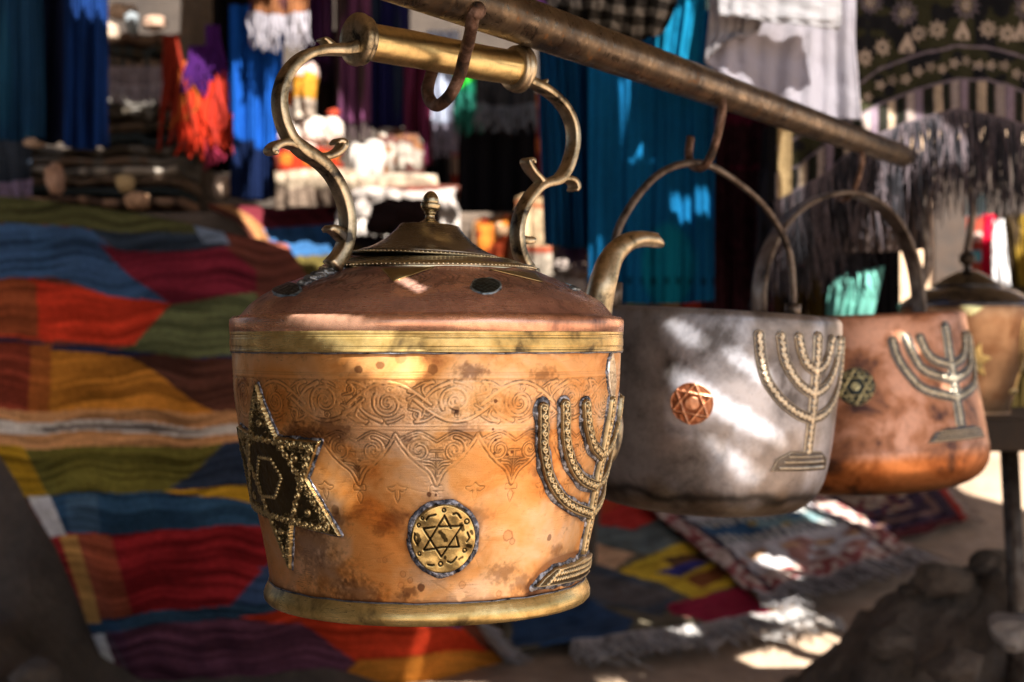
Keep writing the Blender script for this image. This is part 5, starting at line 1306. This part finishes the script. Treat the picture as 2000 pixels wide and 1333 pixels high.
o, V = drape('checked_shawl', [[(1030, -60, 2.3), (1120, -70, 2.3), (1220, -70, 2.3), (1330, -60, 2.3)], [(1060, -10, 2.28), (1130, -15, 2.26), (1220, -10, 2.26), (1326, -15, 2.28)], [(1085, 22, 2.3), (1140, 40, 2.27), (1230, 45, 2.27), (1316, 20, 2.3)], [(1120, 44, 2.34), (1170, 62, 2.34), (1240, 80, 2.34), (1296, 62, 2.34)]], plaid, 120, 80, fold=.01, freq=3, seed=4, label='black and grey checked shawl bunched above the pipe', cat='shawl', group='textiles hanging in the stalls')
hang('purple_cloth', 1035, 1090, -60, 20, 3.0, plain((.30, .12, .42)), 'bright violet cloth sliver above the pipe', 'cloth', .01, 2, 36)
hang('magenta_cloth', 1345, 1400, -80, 135, 3.3, lambda PX, PY, s, t: np.where((np.abs(s - .5 - .1 * np.sin(t * 5)) < .22)[..., None], np.array([.02, .035, .035]), np.array([.16, .010, .07])) * np.ones(PX.shape + (1,)), 'magenta cloth with dark stripe beside the white towels', 'cloth', .012, 2, 37)
def maroon(PX, PY, s, t):
    C = np.ones(PX.shape + (3,)) * np.array([.045, .012, .018])
    C = np.where((np.sin(PY / 17. + s) > .75)[..., None] & (PY < 330)[..., None], np.array([.13, .012, .035]), C)
    return C * (.5 + .9 * vnoise(PX / 7, PY / 12, 5))[..., None]
hang('maroon_rug', 1378, 1515, 60, 640, 3.2, maroon, 'dark maroon rug hanging between the teal scarf and the black shawl', 'rug', .012, 3, 38, mat='rug', nu=110, nv=100)
# white towels
tw = lambda v, a: (lambda PX, PY, s, t: np.ones(PX.shape + (3,)) * np.array(v) * (1 - a * .5 + a * vnoise(PX / 25, PY / 60, 6))[..., None])
drape('white_towel', [[(1404, -70, 2.70), (1500, -70, 2.70), (1600, -70, 2.70), (1674, -70, 2.70)], [(1392, 60, 2.68), (1480, 62, 2.68), (1590, 62, 2.70), (1670, 60, 2.68)], [(1378, 122, 2.66), (1480, 190, 2.68), (1580, 225, 2.68), (1680, 236, 2.66)]], tw((.46, .44, .51), .10), 120, 100, fold=.008, freq=2.3, seed=2, mat='thin', label='long white towel hanging behind the pipe', cat='towel', group='white towels')
drape('white_towel', [[(1402, -70, 2.60), (1500, -70, 2.60), (1640, -70, 2.60)], [(1404, 20, 2.60), (1500, 22, 2.60), (1644, 30, 2.60)], [(1406, 28, 2.60), (1520, 45, 2.60), (1640, 58, 2.60)]], tw((.50, .50, .54), .08), 100, 60, fold=.006, freq=2, seed=5, mat='thin', label='short white towel laid over the longer one', cat='towel', group='white towels')
drape('torn_cloth', [[(1385, -10, 2.64), (1440, -10, 2.64), (1500, -10, 2.64)], [(1384, 60, 2.64), (1440, 62, 2.64), (1482, 60, 2.64)], [(1378, 118, 2.63), (1410, 88, 2.63), (1462, 58, 2.63)]], tw((.33, .315, .34), .2), 80, 60, fold=.006, freq=2, seed=6, mat='thin', label='torn grey white rag between the two white towels', cat='rag')

# black floral shawl with stripes and long fringe
SX = [1500, 1560, 1610, 1660, 1720, 1790, 1870, 1930, 2000, 2090]
yA = [300, 270, 225, 178, 135, 110, 91, 94, 114, 120]
yB = [345, 325, 285, 238, 203, 176, 155, 157, 181, 190]
yC = [398, 372, 345, 298, 262, 236, 216, 226, 248, 256]
rows = [[(x, -90 + (300 if i == 0 else 0) * 0, 2.88) for i, x in enumerate(SX)], [(x, a, 2.88) for x, a in zip(SX, yA)], [(x, a, 2.87) for x, a in zip(SX, yB)], [(x, a, 2.86) for x, a in zip(SX, yC)]]
def shawl(PX, PY, s, t):
    A_ = np.interp(PX, SX, yA); B_ = np.interp(PX, SX, yB); C_ = np.interp(PX, SX, yC)
    C = np.ones(PX.shape + (3,)) * np.array([.035, .034, .018])
    C = np.where((vnoise(PX / 22, PY / 22, 3) > .55)[..., None], np.array([.012, .012, .014]), C)
    cream = np.array([.40, .32, .26]); mauve = np.array([.16, .13, .155])
    def flower(cx, cy, r, col, petals=8, hole=.3):
        nonlocal C
        dx, dy = PX - cx, PY - cy; d = np.hypot(dx, dy); a = np.arctan2(dy, dx)
        m = (d < r * (.78 + .25 * np.cos(petals * a))) & (d > r * hole) | (d < r * .14)
        C = np.where(m[..., None], col, C)
    for (x, y, r) in ((1688, 114, 17), (1724, 93, 17), (1793, 67, 16), (1829, 59, 19), (1930, 57, 18), (1966, 67, 18), (1640, 150, 15), (1600, 190, 15), (2030, 80, 18), (1560, 235, 14)): flower(x, y, r, cream)
    for (x, y, r) in ((1766, 26, 26), (1888, 10, 28), (1700, 5, 24), (2005, 15, 26), (1620, 60, 24)):
        flower(x, y, r, mauve, 12, .55); flower(x, y, r * .5, cream, 8, .3)
    for (x, y) in ((1880, 64), (1771, 90), (1995, 66), (1660, 130)):
        m = (np.abs(PX - x) < 15 * np.clip((PY - y + 26) / 30, 0, 1)) & (PY < y + 14) & (PY > y - 24) & (np.hypot(PX - x, PY - y - 8) > 4); C = np.where(m[..., None], cream, C)
    for k in range(24):
        x = 1600 + k * 24; y = (np.interp(x, SX, yA) + np.interp(x, SX, yB)) / 2 + 5 * math.sin(k * 2); flower(x, y, 11, cream * (.9 if k % 3 else .6), 5, .25)
    band = lambda yy, h: np.abs(PY - yy) < h
    C = np.where(band(A_ - 1, 3)[..., None] | band(B_, 3)[..., None] | band(C_ - 2, 3)[..., None], mauve, C)
    inst = (PY > B_ + 3) & (PY < C_ - 4)
    k_ = (PX / 17.5).astype(int) % 5
    cols = np.array([[.015, .017, .012], [.36, .30, .28], [.22, .17, .22], [.02, .02, .015], [.42, .33, .24]])
    fine = (PX / 17.5) % 1
    C = np.where(inst[..., None], np.where((fine < .16)[..., None], np.array([.10, .08, .08]), cols[k_]), C)
    C = np.where(((PX > 1519) & (PX < 1547) & (PY > 200))[..., None], np.array([.46, .33, .17]), C)
    C[PX < 1516] = (.01, .01, .012)
    return C * (.75 + .4 * vnoise(PX / 2.2, PY / 2.2, 4))[..., None]
sh_o, SV = drape('floral_shawl', rows, shawl, 330, 200, fold=.006, freq=4, seed=7, label='black floral shawl with striped border and long fringe, top right', cat='shawl', group='textiles hanging in the stalls')
fringe(SV[-1, 8:], 620, .19, (.045, .045, .055), sh_o, rad=.0017, spread=.007, col2=(.17, .14, .16), jit=.45)
hang('striped_underlay', 1560, 1818, 300, 486, 2.98, lambda PX, PY, s, t: np.where(((PX / 13) % 1 < .5)[..., None], np.array([.26, .20, .19]), np.array([.10, .085, .09])) * (.8 + .3 * vnoise(PX / 9, PY / 40, 2))[..., None], 'striped mauve and grey cloth under the shawl fringe', 'cloth', .012, 5, 41, nu=130)
hang('second_fringe_shawl', 1490, 1700, 250, 400, 3.05, plain((.03, .03, .04)), 'dark shawl with ragged fringe behind the broad strap handle', 'shawl', .012, 3, 42, skew=-10, fr=(230, .19, (.05, .05, .065), .0018), bow=-20)
# dim opening with goods
hang('shade_backdrop', 1500, 1760, 300, 760, 4.2, plain((.006, .005, .006)), 'black curtain closing the dim opening behind the pots', 'curtain', .02, 4, 43)  # black sheet put in for the shade inside the opening
def turq():
    sh_ = drape('turquoise_cloth', [[(1628, 548, 3.5), (1660, 530, 3.48), (1700, 526, 3.48), (1728, 520, 3.5)], [(1618, 575, 3.48), (1655, 560, 3.44), (1695, 560, 3.44), (1724, 545, 3.48)], [(1610, 660, 3.50), (1645, 660, 3.46), (1672, 660, 3.46), (1700, 650, 3.50)]],
                lambda PX, PY, s, t: np.ones(PX.shape + (3,)) * np.array([.16, .46, .40]) * (.85 + .25 * vnoise(s * 6, t * 2, 3))[..., None], 80, 70, fold=.012, freq=2, seed=8, label='turquoise cloth with a soft fold above the copper pot', cat='cloth', group='textiles hanging in the stalls')
turq()
hang('olive_scarf', 1490, 1530, 500, 660, 3.6, plain((.10, .06, .02), (.03, .02, .01), 6), 'olive brown scarf behind the strap handle, left one', 'scarf', .012, 2, 44)
hang('olive_scarf', 1540, 1608, 505, 680, 3.55, plain((.12, .075, .015), (.035, .022, .012), 6), 'olive brown scarf right of the strap handle foot', 'scarf', .012, 3, 45)
hang('rust_scarf', 1485, 1512, 470, 570, 3.3, plain((.16, .035, .015)), 'rust coloured scrap hanging inside the strap handle', 'scarf', .008, 1, 46)
bundle(1566, 522, 8, 14, 3.4, (.62, .01, .10), 'small magenta tag bundle by the dark opening', 51)
# slippers and pouches on a shelf behind the grey pot
def pouch(px, py, rx, ry, d, c, label, seed): return bundle(px, py, rx, ry, d, c, label, seed, 'leather', 'pouch', 'pouch', 'leather pouches and slippers on the shelf')
pouch(1246, 588, 22, 18, 3.3, (.50, .55, .12), 'yellow green pouch peeking over the grey pot', 61)
pouch(1302, 584, 27, 26, 3.25, (.42, .24, .09), 'round tan pouch peeking over the grey pot', 62)
pouch(1355, 592, 28, 24, 3.25, (.40, .04, .02), 'red pouch right of the round tan one', 63)
pouch(1338, 563, 9, 7, 3.3, (.55, .50, .50), 'small pale pouch above the red one', 64)
pouch(1372, 566, 9, 6, 3.3, (.03, .12, .50), 'small blue pouch above the red one', 65)
pouch(1392, 594, 18, 22, 3.3, (.02, .02, .09), 'navy pouch right of the red one', 66)
pouch(1440, 562, 12, 12, 3.4, (.40, .42, .12), 'small yellow pouch left of the strap handle', 67)
pouch(1470, 600, 8, 22, 3.35, (.16, .12, .40), 'violet pouch inside the strap handle', 68)
shf = empty('wooden_shelf', (P(1340, 700, 3.32)[0], 3.32, 0), 'dark wooden shelf hidden mostly behind the grey pot, holding pouches', 'shelf')
zs = P(0, 612, 3.3)[2] - .012
V, F = box((.01, 0, zs), (.44, .24, .02)); MB().add(V, F).build('board', M['wood'], shf, False, .002)
for x in (-.14, .14):
    V, F = sweep([(x, 0, zs), (x * .9, .0, zs + .5), (x * .8, 0, 2.5)], .003, 8); MB().add(V, F, (.3, .3, .3)).build('cord', M['cloth'], shf)
# far right background
hang('striped_scarf', 1888, 1926, 380, 600, 4.4, bands([(.2, (.30, .45, .50)), (.33, (.42, .08, .05)), (.42, (.62, .5, .45)), (.5, (.40, .07, .05)), (.6, (.10, .45, .55)), (.8, (.38, .08, .05)), (1.1, (.30, .10, .08))]), 'scarf striped brick red and sky blue behind the far kettle', 'scarf', .01, 1, 71)
hang('scarlet_scarf', 1920, 1950, 420, 580, 4.35, plain((.70, .01, .05), amt=.08), 'scarlet scarf next to the white one, right edge', 'scarf', .01, 1, 72)
hang('white_scarf', 1940, 1982, 430, 592, 4.3, plain((.80, .80, .84), amt=.05), 'bright white scarf with a pointed hem at the right edge', 'scarf', .01, 1, 73, bow=20)
hang('gold_scarf', 1962, 2030, 420, 580, 3.7, plain((.22, .14, .02), (.06, .04, .02), 4), 'dull gold scarf at the right edge above the table', 'scarf', .012, 2, 74, skew=18)
hang('dark_scarf', 1955, 2060, 560, 820, 3.6, plain((.05, .035, .01), (.015, .012, .01), 4), 'dark olive scarf hanging behind the far kettle down to the table', 'scarf', .012, 2, 75)
# buildings
wb = empty('adobe_house', (3.6, 10.5, .4), 'sunlit pale adobe house front beyond the stalls at right', 'house')
V, F = box((2.0, .3, 1.6), (9.0, .6, 3.4)); MB().add(V, F).build('wall', M['adobe'], wb, False, .02)
V, F = box((-.1, -.02, 1.0), (.8, .04, 1.9)); MB().add(V, F, (.3, .2, .1)).build('door', M['wood'], wb, False, .01)
sb = empty('stall_building', (-1.6, 7.4, .3), 'dark adobe stall front behind the hanging textiles', 'stall')
V, F = box((-.9, .2, 1.4), (8.6, .4, 3.2)); MB().add(V, F).build('wall', M['adobe_dark'], sb, False, .02)
# ledge carrying the sunlit rugs
props(MB().add(*box((-.85, 4.62, .75), (2.2, .9, 1.06))).build('earth_ledge', M['mud'], None, False, .03), kind='structure')
# cane canopy over the lane
def to_canopy(p, hc): p = np.asarray(p, float); return (p + S * ((hc - p[2]) / S[2]))[:2]
HOLES = []
def hole(poly, d, dens=1): HOLES.append((dens, [ground_hit(*p) if d == 'g' else P(p[0], p[1], d) for p in poly]))
def hole_on(rev, poly, fat=None):
    fat = fat or (1.0 if rev in (rev2, rev3) else 1.7)
    A_ = np.array(poly, float); m_ = A_.mean(0); u_, s_v, vt = np.linalg.svd(A_ - m_); lc = (A_ - m_) @ vt.T; lc[:, 1] *= fat; poly = lc @ vt + m_
    q = np.vstack([np.linspace(poly[i], poly[(i + 1) % len(poly)], 5)[:-1] for i in range(len(poly))])
    h = rev.hits(q); V = rev.pos(h[:, 0], h[:, 1]); HOLES.append((1, list(V @ rev.M[:3, :3].T + rev.M[:3, 3])))
# dapples on the kettle and pots
hole_on(body_rev, [(556, 622), (590, 606), (640, 622), (735, 664), (805, 690), (836, 728), (800, 748), (742, 726), (660, 676)])
hole_on(body_rev, [(604, 900), (622, 900), (668, 940), (704, 985), (690, 990), (612, 945)])
hole_on(dome_rev, [(768, 546), (786, 544), (836, 566), (820, 570)])
hole_on(rev2, [(1288, 640), (1304, 630), (1334, 640), (1388, 676), (1374, 696), (1330, 684)])
hole_on(rev2, [(1290, 742), (1308, 722), (1345, 735), (1420, 790), (1490, 826), (1545, 880), (1515, 888), (1410, 832), (1330, 785)])
hole_on(rev2, [(1354, 850), (1400, 868), (1495, 935), (1478, 962), (1432, 944)])
hole_on(rev2, [(1398, 688), (1440, 690), (1500, 735), (1510, 760), (1480, 760), (1420, 716)])
hole_on(rev3, [(1735, 655), (1760, 650), (1800, 690), (1790, 700)])
hole_on(rev3, [(1840, 735), (1880, 745), (1870, 780), (1835, 770)])
for dd in (2.58, 2.66): hole([(1372, -66), (1720, -66), (1720, 250), (1640, 250), (1540, 230), (1368, 130)], dd, 2)
# ground patches
for q in ([(1440, 1285), (1505, 1262), (1608, 1300), (1545, 1330)], [(1520, 1248), (1580, 1238), (1640, 1262), (1600, 1280)], [(1600, 1242), (1650, 1228), (1700, 1250), (1668, 1268)],
          [(1150, 1312), (1185, 1306), (1240, 1345), (1200, 1352)], [(1260, 1232), (1330, 1225), (1355, 1262), (1290, 1270)], [(1450, 1225), (1530, 1205), (1590, 1225), (1500, 1245)], [(1440, 1110), (1480, 1105), (1560, 1150), (1540, 1170)]): hole(q, 'g')
hole([(1835, 948), (1850, 880), (2120, 870), (2120, 1030), (1990, 992)], 'g')
# goods behind
for (q, d) in (*[([(550, 110), (640, 110), (690, 215), (860, 235), (870, 360), (940, 360), (940, 480), (690, 490), (640, 430), (520, 430), (520, 200)], dd) for dd in (3.92, 4.0, 4.08, 4.16, 4.24, 4.32)],
               *[([(900, 420), (1005, 420), (1010, 360), (1095, 360), (1105, 440), (1170, 470), (1220, 600), (1020, 610), (900, 560)], dd) for dd in (3.76, 3.84, 3.92)],
               ([(200, 0), (265, 0), (330, 30), (330, 62), (235, 90), (200, 85)], 4.83), ([(48, 266), (90, 266), (90, 290), (48, 290)], 4.35),
               ([(84, 300), (120, 310), (195, 390), (150, 395), (80, 380)], 4.2), ([(230, 345), (262, 345), (290, 380), (290, 405), (240, 400)], 4.22), ([(415, 345), (455, 350), (458, 385), (420, 380)], 4.35),
               ([(1220, 565), (1270, 560), (1330, 555), (1330, 610), (1220, 610)], 3.2), ([(1612, 525), (1720, 515), (1730, 560), (1612, 620)], 3.45), ([(1430, 550), (1455, 550), (1455, 575), (1430, 575)], 3.35),
               ([(455, 120), (550, 60), (552, 270), (500, 290), (455, 260)], 4.28), ([(868, 140), (942, 140), (942, 205), (880, 190)], 4.36), ([(832, 140), (890, 140), (890, 240), (835, 230)], 4.40),
               ([(1885, 380), (2040, 380), (2040, 600), (1885, 600)], 4.35), ([(1300, -60), (1380, -60), (1372, 100), (1320, 120)], 2.9), ([(1560, 300), (1800, 430), (1790, 490), (1640, 490)], 2.97),
               ([(345, 60), (440, 150), (435, 300), (370, 290)], 4.28)): hole(q, d)
def canopy(HC, x0, x1, y0c, y1c, st_, label):
    b = MB(); yy = np.arange(y0c, y1c, st_); hs = [(dn, np.array([to_canopy(p, HC) for p in pts])) for dn, pts in HOLES]
    for i, y in enumerate(yy):
        cuts = []
        for dn, h_ in hs:
            if (i % dn if dn > 0 else i % dn == 0) or not (h_[:, 1].min() < y < h_[:, 1].max()): continue
            xs = []; n = len(h_)
            for k in range(n):
                a, c = h_[k], h_[(k + 1) % n]
                if (a[1] > y) != (c[1] > y): xs.append(a[0] + (y - a[1]) / (c[1] - a[1]) * (c[0] - a[0]))
            xs.sort(); cuts += [(xs[k], xs[k + 1]) for k in range(0, len(xs) - 1, 2)]
        cuts.sort(); cur = x0; segs = []
        for (a, c) in cuts:
            if a > cur: segs.append((cur, min(a, x1)))
            cur = max(cur, c)
        if cur < x1: segs.append((cur, x1))
        for (a, c) in segs:
            if c - a < .003: continue
            b.add(*box(((a + c) / 2, y, HC + (.0018 if i % 2 else 0)), (c - a, st_ * 1.12, .0015)))
    can = empty('cane_canopy', (1.1, 3.0, HC), label, 'canopy')
    co = b.build('cane_mat', M['cane'], None, False); co.parent = can; co.location = (-1.1, -3.0, -HC)
canopy(2.62, -3.4, 5.6, .90, 6.5, .006, 'high cane canopy shading the stalls, above the view')
canopy(1.50, -1.8, 3.0, .38, 2.15, .003, 'low cane awning over the iron pipe, above the view')
canopy(2.30, -3.4, 1.60, -3.2, -.20, .02, 'cane awning over the left side of the lane, behind the camera')  # unseen awning added to keep sun off the ground at left
# unseen dark cloths, added at left to darken that side of the big kettle

def shade_cloths():
    lin = [(.010, .012, .03), (.03, .008, .01), (.012, .02, .014), (.02, .01, .02), (.008, .008, .01), (.014, .016, .018), (.03, .01, .006), (.006, .008, .025)]
    for i in range(8):
        y0, y1 = -2.55 + i * .60, -2.55 + i * .60 + .585; m = 40; tt = np.linspace(0, 1, m); zz2 = np.linspace(.25, 2.1, 30)
        T_, Z_ = np.meshgrid(tt, zz2); X_ = -1.45 + .03 * np.sin(T_ * 22 + i) + .02 * np.sin(T_ * 9 + Z_)
        o = mesh_np('shade_cloth', np.stack([X_, y0 + (y1 - y0) * T_, Z_], -1).reshape(-1, 3), grid_faces(30, m), M['cloth'], None, np.ones((m * 30, 3)) * np.array(lin[i]))
        md = o.modifiers.new('s', 'SOLIDIFY'); md.thickness = .004
        props(o, ['blue black', 'deep maroon', 'bottle green', 'plum', 'black', 'dark slate', 'oxblood', 'midnight blue'][i] + ' cloth hanging in the dark row left of the lane', 'cloth', 'dark cloths left of the lane')
shade_cloths()
